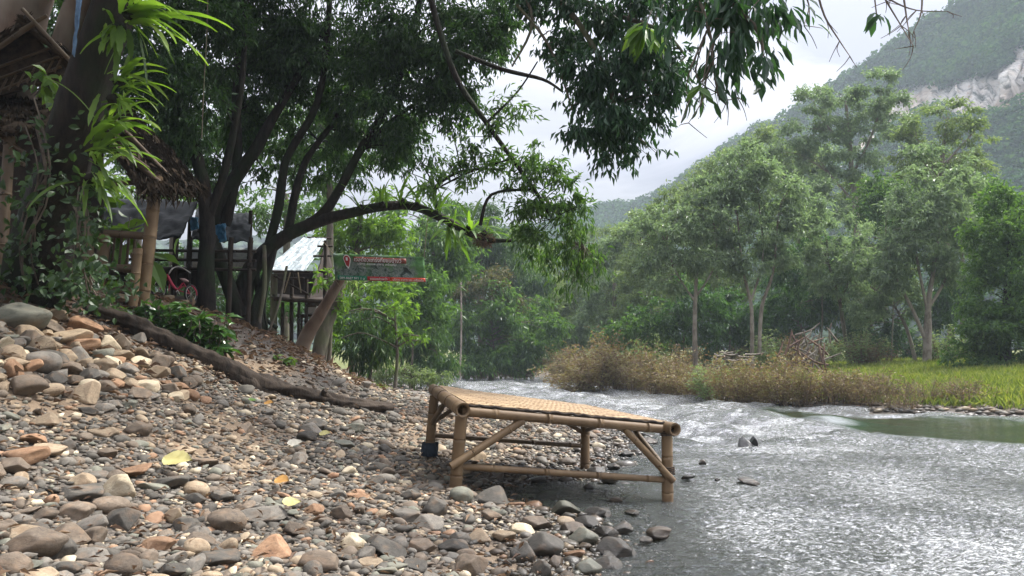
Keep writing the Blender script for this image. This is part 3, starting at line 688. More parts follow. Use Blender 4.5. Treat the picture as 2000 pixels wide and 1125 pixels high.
def stone_mat(nm, cols, per_island=False):
    t = NT('stone_' + nm.replace(' ', '_').replace('-', '_'))
    if per_island:
        r = t.geo('Random Per Island'); n1 = t.noise(11, 5, .65)
        keys = ['dark grey', 'grey', 'brown', 'dark grey', 'tan', 'green-grey', 'brown', 'rust orange', 'brown', 'grey', 'dark grey', 'brown', 'dark grey', 'tan', 'brown', 'grey', 'pale cream', 'brown', 'dark grey', 'grey']
        A = t.ramp(r, [(i / len(keys), STONE_COL[k][0]) for i, k in enumerate(keys)], 'CONSTANT')
        B = t.ramp(r, [(i / len(keys), STONE_COL[k][2]) for i, k in enumerate(keys)], 'CONSTANT')
        c = t.mix(t.ramp(n1, [(.3, (0, 0, 0)), (.7, (1, 1, 1))]), A, B)
        sc = 40
    else:
        oi = t.node('ShaderNodeObjectInfo').outputs['Random']
        ad = t.node('ShaderNodeVectorMath', {0: t.coord('Object'), 1: t.node('ShaderNodeCombineXYZ', {0: t.math('MULTIPLY', oi, 37.0), 1: t.math('MULTIPLY', oi, 11.0), 2: oi}).outputs[0]}, operation='ADD').outputs[0]
        n1 = t.noise(1.6, 7, .68, ad, .4); c = t.ramp(n1, [(.28, cols[0]), (.5, cols[1]), (.72, cols[2])])
        n3 = t.noise(3.5, 4, .6, ad, 2.0)
        c = t.mix(t.ramp(n3, [(.56, (0, 0, 0)), (.66, (.6, .6, .6))]), c, tuple(x * .45 + .02 for x in cols[0]))
        c = t.mix(t.math('MULTIPLY', t.ramp(t.noise(1.1, 3, .6, ad), [(.5, (0, 0, 0)), (.7, (1, 1, 1))]), .35), c, (.24, .15, .085))
        hs = t.node('ShaderNodeHueSaturation', {'Value': t.math('ADD', .72, t.math('MULTIPLY', oi, .55)), 'Color': c}); c = hs.outputs[0]
        sc = 5
    z = t.node('ShaderNodeSeparateXYZ', {0: t.geo('Position')}).outputs[2]
    wet = t.node('ShaderNodeMapRange', {0: z, 1: .02, 2: .12, 3: 1.0, 4: 0.0}).outputs[0]  # wet by the water; band raised to also paint the bench's shadow darker
    c = t.mix(wet, c, t.mix(1.0, c, (.42, .42, .42), 'MULTIPLY'))
    rough = t.node('ShaderNodeMapRange', {0: z, 1: .02, 2: .12, 3: .25, 4: .8}).outputs[0]
    h = t.math('ADD', t.noise(sc, 8, .72), t.math('MULTIPLY', t.noise(sc * 5, 4, .7), .4))
    return t.done(t.principled(c, rough, t.bump(h, .55, .012 if not per_island else .006), .35))
for _k in STONE_COL: STONE_COL[_k] = [tuple(.84 * c * w_ for c, w_ in zip(t_, (1.06, 1.0, .91))) for t_ in STONE_COL[_k]]
STONE_MAT = {k: stone_mat(k, v) for k, v in STONE_COL.items()}
STONE_MESH = [mesh_np('stone_shape', v, F3) for v in SHAPES3]
for me in STONE_MESH: me.materials.append(STONE_MAT['grey'])
def add_stone(c, size, col, shape, rz, tilt=(0, 0)):
    o = bpy.data.objects.new('stone', STONE_MESH[shape]); C.objects.link(o)
    o.material_slots[0].link = 'OBJECT'; o.material_slots[0].material = STONE_MAT[col]
    o.location = [float(v) for v in c]; o.scale = [float(v) for v in size]; o.rotation_euler = (tilt[0], tilt[1], rz)
    o['category'] = 'stone'; o['group'] = 'loose stones on the riverbank'
    return o
# big stones read off the photograph: x, y of the centre, width, height in pixels, colour, style, label (None: worded below)
HAND = [
 (20, 618, 120, 60, 'green-grey', 'round', 'large flat mossy grey boulder at the top left of the rock pile'),
 (45, 650, 60, 34, 'tan', 'block', None), (150, 637, 68, 46, 'rust orange', 'block', 'reddish orange furrowed rock on top of the rock pile near the log'),
 (72, 675, 58, 38, 'tan', 'block', None), (18, 692, 50, 42, 'tan', 'block', None), (72, 708, 72, 46, 'grey', 'round', 'big smooth rounded grey stone in the middle of the rock pile'),
 (100, 742, 44, 36, 'dark grey', 'round', None), (15, 722, 50, 44, 'rust orange', 'block', None), (40, 752, 84, 44, 'brown', 'block', None),
 (128, 660, 84, 36, 'tan', 'slab', None), (150, 672, 70, 30, 'rust orange', 'slab', None), (206, 672, 48, 36, 'pale cream', 'block', 'pale cream angular rock in the rock pile just below the log'),
 (190, 692, 56, 30, 'green-grey', 'slab', None), (132, 720, 46, 34, 'brown', 'block', None), (170, 735, 42, 38, 'dark grey', 'block', None),
 (215, 735, 46, 34, 'tan', 'round', None), (242, 720, 44, 26, 'grey', 'round', None), (196, 716, 50, 30, 'tan', 'round', None),
 (236, 670, 36, 38, 'brown', 'block', None), (272, 690, 34, 30, 'tan', 'block', None), (302, 696, 34, 24, 'brown', 'round', None),
 (326, 700, 32, 28, 'brown', 'block', None), (302, 727, 52, 28, 'tan', 'block', None), (288, 750, 44, 30, 'grey', 'slab', None),
 (250, 750, 40, 26, 'tan', 'round', None), (165, 768, 50, 50, 'tan', 'block', None), (200, 755, 48, 28, 'brown', 'slab', None),
 (345, 730, 40, 32, 'dark grey', 'block', None), (362, 748, 38, 26, 'brown', 'block', None), (322, 749, 28, 16, 'rust orange', 'slab', 'small bright orange flat stone low in the rock pile'),
 (95, 640, 40, 30, 'brown', 'block', None), (110, 612, 40, 26, 'tan', 'slab', None), (270, 660, 30, 24, 'grey', 'block', None), (10, 660, 40, 24, 'green-grey', 'slab', None),
 (220, 790, 34, 22, 'grey', 'slab', None), (250, 790, 30, 18, 'green-grey', 'round', None),
 (225, 955, 84, 50, 'pale cream', 'block', 'big pale cream blocky stone below left of the large yellow leaf'),
 (150, 965, 78, 34, 'dark grey', 'slab', None), (40, 890, 80, 34, 'rust orange', 'slab', 'long orange-brown slab on the far left of the beach below the sand'),
 (20, 910, 70, 44, 'brown', 'slab', None), (20, 945, 48, 26, 'grey', 'round', None), (85, 880, 74, 26, 'tan', 'slab', None),
 (245, 925, 90, 22, 'rust orange', 'slab', None), (325, 945, 70, 30, 'dark grey', 'slab', 'flat dark slate stone tucked under the large yellow leaf'),
 (380, 958, 48, 34, 'tan', 'round', None), (60, 1065, 110, 60, 'brown', 'round', 'broad brown boulder near the bottom left corner of the beach'), (110, 1075, 60, 50, 'dark grey', 'round', None),
 (232, 1018, 62, 52, 'dark grey', 'block', None), (40, 1045, 64, 28, 'tan', 'slab', None), (305, 1066, 62, 30, 'rust orange', 'round', 'salmon pink rounded stone in the left foreground beside another pale pink one'),
 (380, 1073, 48, 34, 'tan', 'round', None), (525, 1075, 78, 42, 'rust orange', 'block', 'biggest red-brown mottled stone in the middle foreground'),
 (437, 1020, 70, 46, 'brown', 'round', None), (686, 1063, 44, 40, 'pale cream', 'round', 'smooth egg-shaped cream stone in the middle foreground'),
 (745, 1072, 82, 46, 'dark grey', 'block', None), (500, 1010, 110, 26, 'grey', 'slab', None), (570, 1035, 54, 34, 'brown', 'block', None),
 (235, 1112, 66, 44, 'brown', 'round', None), (20, 1110, 70, 50, 'brown', 'block', None), (620, 1100, 84, 44, 'brown', 'block', None),
 (420, 1095, 80, 30, 'dark grey', 'slab', None), (360, 1030, 60, 34, 'dark grey', 'block', None), (70, 1130, 60, 30, 'tan', 'slab', None),
 (265, 838, 50, 32, 'brown', 'round', None), (195, 845, 56, 20, 'tan', 'slab', None), (85, 822, 50, 30, 'tan', 'block', None), (350, 880, 50, 16, 'tan', 'round', None),
 (60, 858, 50, 24, 'rust orange', 'block', None), (130, 868, 32, 28, 'grey', 'block', None),
 (611, 998, 38, 24, 'rust orange', 'round', None), (668, 1005, 44, 32, 'brown', 'block', None), (832, 1022, 62, 34, 'grey', 'slab', None),
 (848, 992, 50, 42, 'dark grey', 'round', None), (900, 968, 44, 34, 'green-grey', 'round', None), (965, 972, 66, 44, 'dark grey', 'block', 'dark wet blocky stone in front of the pool under the bench'),
 (1103, 996, 60, 34, 'green-grey', 'block', 'pale grey-green wedge stone at the pool edge in front of the bench'), (1045, 1024, 66, 28, 'brown', 'slab', None),
 (1105, 1022, 36, 24, 'tan', 'round', None), (1020, 1037, 48, 26, 'pale cream', 'block', None), (1125, 1036, 50, 28, 'brown', 'block', None),
 (1060, 1068, 82, 54, 'dark grey', 'round', 'large dark rounded stone on the water edge in the right foreground'), (1022, 1082, 50, 48, 'dark grey', 'round', None),
 (1200, 1068, 62, 36, 'dark grey', 'block', 'black wet angular rock at the waterline lowest on the shore'), (1140, 1052, 58, 40, 'green-grey', 'round', None), (1145, 1020, 50, 26, 'dark grey', 'block', None),
 (1290, 1040, 48, 24, 'brown', 'round', 'brown stone alone in shallow water right of the foreground shore'), (920, 1108, 60, 50, 'brown', 'block', None), (1058, 1115, 42, 34, 'dark grey', 'block', None),
 (885, 1070, 56, 30, 'dark grey', 'round', None), (935, 1050, 50, 30, 'tan', 'block', None), (960, 1010, 40, 26, 'brown', 'block', None), (820, 1068, 60, 36, 'brown', 'slab', None), (790, 1010, 56, 30, 'grey', 'slab', None),
 (1150, 1110, 50, 34, 'green-grey', 'round', None), (985, 1050, 44, 28, 'tan', 'block', None), (1180, 1000, 36, 16, 'dark grey', 'slab', None),
 (1468, 941, 44, 15, 'dark grey', 'block', 'flat black rock breaking the water right of the bench'), (1372, 903, 16, 14, 'dark grey', 'block', "small black stone in the water just right of the bench's near right leg"),
 (1345, 932, 28, 7, 'dark grey', 'slab', "thin black stone awash close to the foot of the bench's near right leg"), (1402, 936, 10, 6, 'dark grey', 'block', 'tiny black stone between the thin black stone and the flat black rock'),
 (1160, 1000, 40, 20, 'dark grey', 'block', None), (1218, 1030, 40, 18, 'dark grey', 'slab', None), (1185, 1040, 46, 26, 'dark grey', 'block', None), (1228, 1085, 46, 24, 'dark grey', 'slab', None), (1190, 1105, 52, 30, 'dark grey', 'round', None), (1245, 1108, 30, 14, 'dark grey', 'slab', None), (1235, 1000, 30, 10, 'dark grey', 'slab', None), (1205, 975, 26, 10, 'brown', 'slab', None), (1110, 962, 26, 12, 'dark grey', 'round', None), (1090, 925, 26, 14, 'dark grey', 'round', None), (1225, 885, 26, 12, 'dark grey', 'round', None), (1262, 1055, 24, 9, 'dark grey', 'slab', None),
 (1050, 940, 34, 16, 'dark grey', 'round', None), (1165, 918, 34, 16, 'dark grey', 'round', None), (1200, 910, 26, 14, 'dark grey', 'round', None), (1040, 960, 30, 18, 'dark grey', 'round', None),
 (1270, 860, 30, 12, 'brown', 'round', None), (1150, 950, 20, 14, 'dark grey', 'round', None), (1190, 935, 40, 16, 'grey', 'round', None),
]
def snap(x, y): return hgt(x, y)
placed = []                       # (x, y, r)
cells = {}
def cell_ok(x, y, r, k=.8):
    R = .25; ci, cj = int(x // R), int(y // R); n = int(math.ceil((r + .3) / R))
    for i in range(ci - n, ci + n + 1):
        for j in range(cj - n, cj + n + 1):
            for (a, b, c) in cells.get((i, j), ()):
                if (a - x) ** 2 + (b - y) ** 2 < ((c + r) * k) ** 2: return False
    return True
def cell_add(x, y, r): cells.setdefault((int(x // .25), int(y // .25)), []).append((x, y, r))
STONES = []
ST_IDX = {'round': [0, 7], 'block': [2, 3, 6, 9, 11], 'slab': [1, 4, 5, 8, 10]}
def hand_stones():
    for (px, py, w, h, col, sty, lab) in HAND:
        g = ground_hit(px, min(py + h * .33, 1170))
        if px > 1140 and py > 850 and py < 1080 and g[2] < 0:      # in the river: use the water plane
            r = ray(px, py + h * .4); k = -1.0 / r[2]; g = np.array([0, 0, 1.0]) + r * k; g[2] = 0
        d = g[1]; sx = M(w, d) * .54; sz = M(h, d) * .5 / .93
        sy = sx * random.uniform(.75, 1.1)
        if sty == 'slab': sz = min(sz, sx * .5)
        c = (g[0], g[1] + sy * .35, g[2] + sz * .45)
        sh = random.choice(ST_IDX[sty])
        o = add_stone(c, (sx, sy, sz), col, sh, random.uniform(-.35, .35) + random.choice((0, math.pi)), (random.uniform(-.18, .18), random.uniform(-.18, .18)))
        if lab: o['label'] = lab
        STONES.append((o, c, max(sx, sy), col, sty)); cell_add(c[0], c[1], (sx + sy) / 2 * .9)
hand_stones()
for t_, f in FEET.values(): cell_add(f[0], f[1], .03)
# log is kept clear
for a, b in zip(LOGP[:-1], LOGP[1:]):
    for t in np.linspace(0, 1, 8): q = a + (b - a) * t; cell_add(q[0], q[1], .07)
def scatter():
    cand = []
    g = random.Random(11)
    def zone_ok(x, y):
        s = float(shoreL(y)) - x
        if abs(x / y) > .78 and y > 2.2: return False
        if s < -.5 or s > 4.6: return False
        return True
    out = []
    sizes = [(.06, .085, 280), (.042, .06, 1700), (.028, .042, 6000), (.019, .028, 20000), (.011, .019, 60000)]
    for lo, hi, n in sizes:
        for k in range(n):
            y = 1.75 * math.exp(g.random() * math.log(34 / 1.75)) if lo > .03 else 1.75 * math.exp(g.random() ** 1.25 * math.log(17 / 1.75))
            xl = float(shoreL(y)); x = xl + .45 - g.random() * (5.1 if y > 3 else 3.4)
            if not zone_ok(x, y): continue
            s = xl - x
            r = g.uniform(lo, hi) * float(np.interp(y, [2, 4, 7, 12], [.95, 1.05, 1.25, 1.35]))
            if s > 3.9 and g.random() < .6: continue
            if y > 7.2 and s > 3.0 and x < -1.2 and g.random() < .72: continue
            sd_ = float(sstep(.25, .6, fbm(np.array([x * .7 + 3]), np.array([y * .7]), 31, 3) + .02 + .45 * math.exp(-(((x + 2.6) / .9) ** 2 + ((y - 4.4) / 1.2) ** 2)))[0])
            if sd_ > .45 and (g.random() < (.82 if lo > .03 else .5)): continue
            if not cell_ok(x, y, r, .74 if lo > .025 else .58): continue
            cell_add(x, y, r * .92); out.append((x, y, r))
    return out
def pile():
    g = random.Random(3); n = 0
    for k in range(900):
        px, py = g.uniform(-30, 390), g.uniform(600, 800)
        if py < 600 + px * .33 or py > 770 + .05 * px or n > 75: continue
        q = ground_hit(px, py); r = g.uniform(.05, .105)
        if not cell_ok(q[0], q[1], r, .66): continue
        cell_add(q[0], q[1], r); sty = g.choice(['block', 'block', 'slab', 'round']); col = g.choice(['tan', 'tan', 'brown', 'brown', 'grey', 'pale cream', 'rust orange', 'dark grey'])
        sz = r * g.uniform(.5, .8); c = (q[0], q[1], q[2] + sz * .5)
        o = add_stone(c, (r * g.uniform(1, 1.25), r * g.uniform(.75, 1), sz), col, g.choice(ST_IDX[sty]), g.uniform(0, 6.28), (g.gauss(0, .3), g.gauss(0, .3))); n += 1
        STONES.append((o, c, r, col, sty))
pile()
SC = scatter()
def finish_stones():
    g = random.Random(5)
    # the ones that show largest become objects of their own
    def seen(p):
        x, y, r = p; u = x / y
        if abs(u) > .70: return 0
        row = HOR + F * (1 - hgt(x, y)) / y
        if row > 1140 or hgt(x, y) < -.02: return 0
        return r / y
    order = sorted(SC, key=seen, reverse=True); n_ind = 296 - len(STONES)
    cols = ['dark grey'] * 4 + ['grey'] * 5 + ['brown'] * 5 + ['tan'] * 3 + ['green-grey'] * 2 + ['rust orange'] * 1 + ['pale cream'] * 1
    for (x, y, r) in order[:n_ind]:
        sty = g.choice(['round', 'block', 'slab', 'slab']); sh = g.choice(ST_IDX[sty]); col = g.choice(cols)
        sx, sy, sz = r * g.uniform(1.0, 1.3), r * g.uniform(.7, 1.0), r * {'round': .62, 'block': .6, 'slab': .34}[sty] * g.uniform(.8, 1.2)
        c = (x, y, hgt(x, y) + sz * g.uniform(.3, .6))
        o = add_stone(c, (sx, sy, sz), col, sh, g.uniform(0, 6.28), (g.gauss(0, .2), g.gauss(0, .2)))
        STONES.append((o, c, r, col, sty))
    rest = order[n_ind:]
    Vs, Fs, nv = [], [], 0
    from math import cos, sin
    for lod, (SH, Fc) in enumerate(((SHAPES2, F2), (SHAPES1, F1))):
        sel = [p for p in rest if ((p[2] / p[1] > .009) == (lod == 0))]
        for (x, y, r) in sel:
            k = g.randrange(12); sty = STYLES[k]; v = SH[k] * np.array([r * g.uniform(1.0, 1.3), r * g.uniform(.7, 1.0), r * {'round': .62, 'block': .6, 'slab': .36}[sty] * g.uniform(.8, 1.2)])
            a, b, c_ = g.gauss(0, .25), g.gauss(0, .25), g.uniform(0, 6.28)
            R = np.array(Matrix.Rotation(c_, 3, 'Z') @ Matrix.Rotation(a, 3, 'X') @ Matrix.Rotation(b, 3, 'Y'))
            v = v @ R.T + np.array([x, y, hgt(x, y) + r * .2 * g.uniform(.2, 1.2)])
            Vs.append(v); Fs.append(Fc + nv); nv += len(v)
    me = mesh_np('river_stones', np.vstack(Vs), np.vstack(Fs))
    kind(obj('river_stones', me, stone_mat('mixed', None, True)), 'stuff')
finish_stones()
def label_stones():
    marks = [('the large yellow leaf', ground_hit(348, 930)), ('the egg-shaped cream stone', ground_hit(686, 1080)), ("the bench's near left leg", FEET['NL'][1]),
             ("the bench's far left leg", FEET['FL'][1]), ("the bench's far right leg", FEET['FR'][1]), ("the log's lower end", LOGP[-1]), ("the middle of the log", LOGP[4]),
             ('the big smooth grey stone in the rock pile', ground_hit(72, 715)), ('the bottom left corner', ground_hit(0, 1120)), ('the biggest red-brown mottled stone', ground_hit(525, 1085)),
             ('the wedge stone at the pool edge', ground_hit(1103, 1005)), ('the black wet rock at the waterline', ground_hit(1200, 1080)), ('the big pale cream blocky stone', ground_hit(225, 970)),
             ('the broken limb of the log', ground_hit(520, 775)), ('the broad brown boulder', ground_hit(60, 1080)), ('the reddish rock on the rock pile', ground_hit(150, 645))]
    words = {'round': 'rounded', 'block': 'blocky', 'slab': 'flat'}; bins = {}
    for (o, c, r, col, sty) in STONES:
        if o.get('label'): continue
        ds = [math.hypot(c[0] - m[1][0], c[1] - m[1][1]) for m in marks]; k = int(np.argmin(ds))
        bins.setdefault((col, sty, k), []).append((ds[k], o))
    ordn = ['nearest', 'second nearest', 'third nearest', 'fourth nearest', 'fifth nearest', 'sixth nearest', 'seventh nearest', 'eighth nearest', 'ninth nearest', 'tenth nearest', 'eleventh nearest', 'twelfth nearest']
    for (col, sty, k), L in bins.items():
        L.sort(key=lambda t: t[0])
        for i, (d, o) in enumerate(L): o['label'] = f"{col} {words[sty]} stone {ordn[min(i, 11)]} {marks[k][0]}"
label_stones()
# a split black rock standing out of the rapids
BLACKROCK = simple_mat('wet_black_rock', (.008, .008, .008), (.035, .035, .033), 9, .3, .8, .4, .02)
def rapids_rock():
    r = ray(1462, 872); k = -1.0 / r[2]; g = np.array([0, 0, 1.0]) + r * k
    root = thing('river_rock', 'jagged black rock split in two standing out of the rapids right of the bench', 'rock', g)
    for dx, w, h, s in ((-.055, .10, .085, 3), (.055, .05, .10, 11)):
        v = SHAPES3[s] * np.array([w, .10, h]); b = MB(); Rm = np.array(Matrix.Rotation(-.35 if dx < 0 else .1, 3, 'Y'))
        b.add(v @ Rm.T + g + [dx, 0, .02], F3); b.build('rock_half', BLACKROCK, root)
rapids_rock()

# ------------------------------------------------------------------ fallen leaves, litter
def broad_leaf(name, c, L, Wd, rz, m, tilt=(0, 0), curl=.15):
    n, k = 12, 8; u, v = np.meshgrid(np.linspace(0, 1, n), np.linspace(-1, 1, k))
    w = np.sin(np.pi * u ** .7) * (1 + .06 * np.sin(u * 31)) * Wd / 2
    X = (u - .5) * L; Y = v * w; Z = curl * L * (np.abs(v) ** 1.5 * .35 - .4 * (u - .4) ** 2) + .012 * L * np.sin(u * 22 + np.abs(v) * 4)
    Vv = np.stack([X, Y, Z], -1).reshape(-1, 3)
    Rm = np.array(Matrix.Rotation(rz, 3, 'Z') @ Matrix.Rotation(tilt[0], 3, 'X') @ Matrix.Rotation(tilt[1], 3, 'Y'))
    a = (np.meshgrid(np.arange(n - 1), np.arange(k - 1))[1] * n + np.meshgrid(np.arange(n - 1), np.arange(k - 1))[0]).ravel()
    me = mesh_np(name, Vv @ Rm.T + np.asarray(c), np.stack([a, a + 1, a + n + 1, a + n], 1))
    return obj(name, me, m)
YLEAF = simple_mat('yellow_leaf', (.27, .235, .08), (.40, .365, .16), 12, .6, .4, .4, .005)
OLEAF = simple_mat('orange_leaf', (.27, .135, .03), (.38, .21, .06), 12, .6, .4, .4, .005)
WLEAF = simple_mat('pale_leaf', (.24, .22, .18), (.36, .34, .28), 12, .6, .4, .4, .005)
for (px, py, w, col, lab) in ((351, 926, 62, YLEAF, 'large pale yellow fallen leaf lying on the stones left of centre'), (636, 866, 24, YLEAF, 'yellow fallen leaf on stones between the log end and the bench'),
                              (554, 966, 34, OLEAF, 'curled orange fallen leaf on the stones right of the large yellow leaf'), (572, 1012, 36, YLEAF, 'torn yellowish fallen leaf in the middle foreground'),
                              (578, 888, 30, WLEAF, 'crumpled whitish fallen leaf on the stones left of the bench'), (527, 805, 20, OLEAF, 'small orange leaf on the stones just under the log'), (495, 800, 16, LEAF_LIT, 'small green fallen leaf on the stones below the log')):
    g = ground_hit(px, py); tag(broad_leaf('fallen_leaf', g + [0, -.03, .085], M(w, g[1]), M(w * .75, g[1]), random.uniform(-.5, .5), col, (.5, random.uniform(-.15, .15))), lab, 'leaf')
def litter():
    n = 15000; y = rng.uniform(4.6, 16, n); s = rng.uniform(3.2, 9.5, n); x = shoreL(y) - s
    k = (np.abs(x / y) < .85) & (rng.random(n) < sstep(2.9, 4.3, s) + .12); x, y = x[k], y[k]
    p = np.stack([x, y, height(x, y) + rng.uniform(.005, .05, len(x))], 1)
    leaf_cloud('leaf_litter', p, np.stack([rng.normal(size=len(x)), rng.normal(size=len(x)), rng.normal(size=len(x)) * .25], 1), np.array([0, 0, 1.0]) + rng.normal(size=(len(x), 3)) * .35, rng.uniform(.05, .13, len(x)), .42, LITTER, kindname='stuff')
    # scraps among the stones
    n = 2600; y = 2.0 * np.exp(rng.random(n) * math.log(8)); x = shoreL(y) - rng.uniform(.3, 4, n); k = np.abs(x / y) < .8; x, y = x[k], y[k]
    p = np.stack([x, y, height(x, y) + rng.uniform(.02, .06, len(x))], 1)
    leaf_cloud('leaf_debris', p, np.stack([rng.normal(size=len(x)), rng.normal(size=len(x)), rng.normal(size=len(x)) * .2], 1), np.array([0, 0, 1.0]) + rng.normal(size=(len(x), 3)) * .3, rng.uniform(.02, .07, len(x)), .3, LITTER, kindname='stuff')
litter()
def grass(name, n, fx, hh, m, w=.035):
    x, y = fx(n); z = height(x, y); p = np.stack([x, y, z - .01], 1); k = len(x)
    d = np.stack([rng.normal(size=k) * .35, rng.normal(size=k) * .35, np.ones(k)], 1)
    leaf_cloud(name, p, d, np.stack([rng.normal(size=k), rng.normal(size=k), np.full(k, .3)], 1), hh * rng.uniform(.5, 1.3, k), w, m, kindname='stuff', bend=.35)
def right_meadow(n):
    y = rng.uniform(12, 30, n); x = shoreR(y) + rng.uniform(.55, 9, n) * (y / 16)
    k = (x / y > .20) & (x / y < .82); return x[k], y[k]
grass('meadow_grass', 60000, right_meadow, .19, GRASS_M, .08)
def left_patch(n):
    q = np.array([(-3.3, 13.4), (-3.35, 17.0)]); t = rng.random(n)
    x = q[0][0] + (q[1][0] - q[0][0]) * t + rng.normal(size=n) * .26; y = q[0][1] + (q[1][1] - q[0][1]) * t + rng.normal(size=n) * .55
    return x, y
grass('bank_grass', 3500, left_patch, .12, GRASS_M, .09)

# ------------------------------------------------------------------ huts on the left bank
def Pz(px, py, d): return P(px, py, d)
def pole(root, name, a, b, r, m=BAMBOO_P, n=10, nodes=3):
    q = MB(); a = np.asarray(a, float); b = np.asarray(b, float); ts = [0]; rs = [r]
    for k in range(nodes):
        t0 = (k + .7) / nodes
        if t0 < .97: ts += [t0 - .015, t0, t0 + .015]; rs += [r * .97, r * 1.1, r * .97]
    ts.append(1); rs.append(r * .95)
    q.tube([a + (b - a) * t for t in ts], rs, n, 2, .05, int(abs(a[0]) * 100)); return q.build(name, m, root)
def thatch_slope(name, A, B, Cc, D, root, seed=0, rows=9, per=160, fr=.28, m=THATCH):
    """layered thatch: a slab plus rows of overlapping straw blades; A,B ridge; C,D eave"""
    A, B, Cc, D = [np.asarray(v, float) for v in (A, B, Cc, D)]
    b = MB(); b.sheet(A, B, Cc, D, 24, 14, .05, .03, seed); o = b.build(name, m, root)
    g = np.random.default_rng(seed); n = np.cross(B - A, D - A); n /= np.linalg.norm(n)
    if n[2] < 0: n = -n
    k = rows * per; v = np.repeat(np.linspace(.08, 1.0, rows), per) + g.normal(size=k) * .02; u = g.random(k)
    p = (A * (1 - u[:, None]) + B * u[:, None]) * (1 - v[:, None]) + (D * (1 - u[:, None]) + Cc * u[:, None]) * v[:, None]
    dv = (D - A) / np.linalg.norm(D - A)
    d = dv + g.normal(size=(k, 3)) * .13 + n * .06
    leaf_cloud('thatch_straw', p + n * .035 - d * fr * .75, d, n + g.normal(size=(k, 3)) * .4, fr * g.uniform(.6, 1.2, k), .07, m, o)
    return o
def pavilion():
    base = ground_hit(270, 600); d = base[1]
    root = thing('bamboo_pavilion', 'open bamboo pavilion with thatched eave and bamboo railings on the left bank', 'pavilion', base)
    g = lambda x, y, dd=0: P(x, y, d + dd)
    def foot(p): q = p.copy(); q[2] = hgt(q[0], q[1]) - .1; return q
    pole(root, 'post', g(276, 606), g(306, 345), M(12.5, d), BAMBOO, 14, 5)
    pole(root, 'post', g(259, 598, -.15), g(270, 485, -.15), M(8.5, d), BAMBOO, 12, 3)
    pole(root, 'post', g(192, 576, -.05), g(205, 458, -.05), M(11, d), BAMBOO, 12, 3)
    b = foot(g(290, 560, 2.4)); pole(root, 'post', b, b + [0.05, 0, 2.6], .05, BAMBOO_D, 10, 4)
    b = foot(g(160, 560, 2.2)); pole(root, 'post', b, b + [0.05, 0, 2.6], .05, BAMBOO_D, 10, 4)
    pole(root, 'post', g(178, 560, -.2), g(170, 430, -.2), M(9, d), BAMBOO_D, 10, 3)
    for a, b_, r in (((205, 456, -.02), (300, 462, 0), 8), ((224, 524, .15), (288, 528, .05), 9), ((256, 498, -.1), (285, 500, 0), 5), ((258, 544, -.1), (278, 546, 0), 4.5), ((188, 500, -.1), (200, 523, -.1), 5)):
        pole(root, 'rail', g(*a), g(*b_), M(r, d), BAMBOO_D, 9, 2)
    pole(root, 'step_log', g(196, 576, -.1), g(252, 584, -.15), M(8, d), BAMBOO_P, 12, 2)
    pole(root, 'step_log', g(252, 584, -.1), g(270, 586, -.05), M(6, d), BAMBOO_P, 12, 1)
    for a, b_ in (((175, 440, -.12), (204, 474, -.12)), ((165, 545, -.1), (188, 574, -.1)), ((176, 505, -.12), (190, 520, -.12))):
        pole(root, 'brace', g(*a), g(*b_), M(6, d), BAMBOO, 10, 2)
    for i, x in enumerate((210, 218, 232, 246, 258)):
        pole(root, 'slat', g(x, 524, .2), g(x + 6, 464, .1), M(2.6, d), BAMBOO_D, 6, 2)
    # floor
    f = MB(); f.sheet(g(190, 530, .1), g(285, 535, .1), g(290, 520, 2.3), g(165, 520, 2.2), 10, 10, .06, .01); f.build('floor', DARKWOOD, root)
    # roof: eave running to the right, seen from below
    R0, R1 = g(120, 150, 1.2), g(236, 196, 2.6); E0, E1 = g(292, 372, -.35), g(392, 372, 1.5)
    thatch_slope('roof', R0, g(262, 226, 1.6), g(392, 366, .6), g(270, 366, -.3), root, 4, 12, 260, .26)
    for a, b_ in (((176, 246, -.05), (312, 356, -.1)), ((222, 232, .6), (345, 360, .3)), ((140, 225, -.1), (290, 330, -.2))):
        pole(root, 'rafter', g(*a), g(*b_), M(5, d), BAMBOO_D, 8, 3)
    pole(root, 'eave_pole', g(225, 358, -.25), g(345, 356, .45), M(5, d), BAMBOO_D, 8, 3)
    # ragged straw hanging from the eave
    k = 420; t = rng.random(k)[:, None]; p = g(275, 364, -.3) * (1 - t) + g(392, 362, .6) * t + rng.normal(size=(k, 3)) * .05
    o = leaf_cloud('eave_fringe', p, np.array([.35, -.1, -1.0]) + rng.normal(size=(k, 3)) * .35, rng.normal(size=(k, 3)), rng.uniform(.06, .2, k), .06, THATCH, root)
    return d
PAV_D = pavilion()
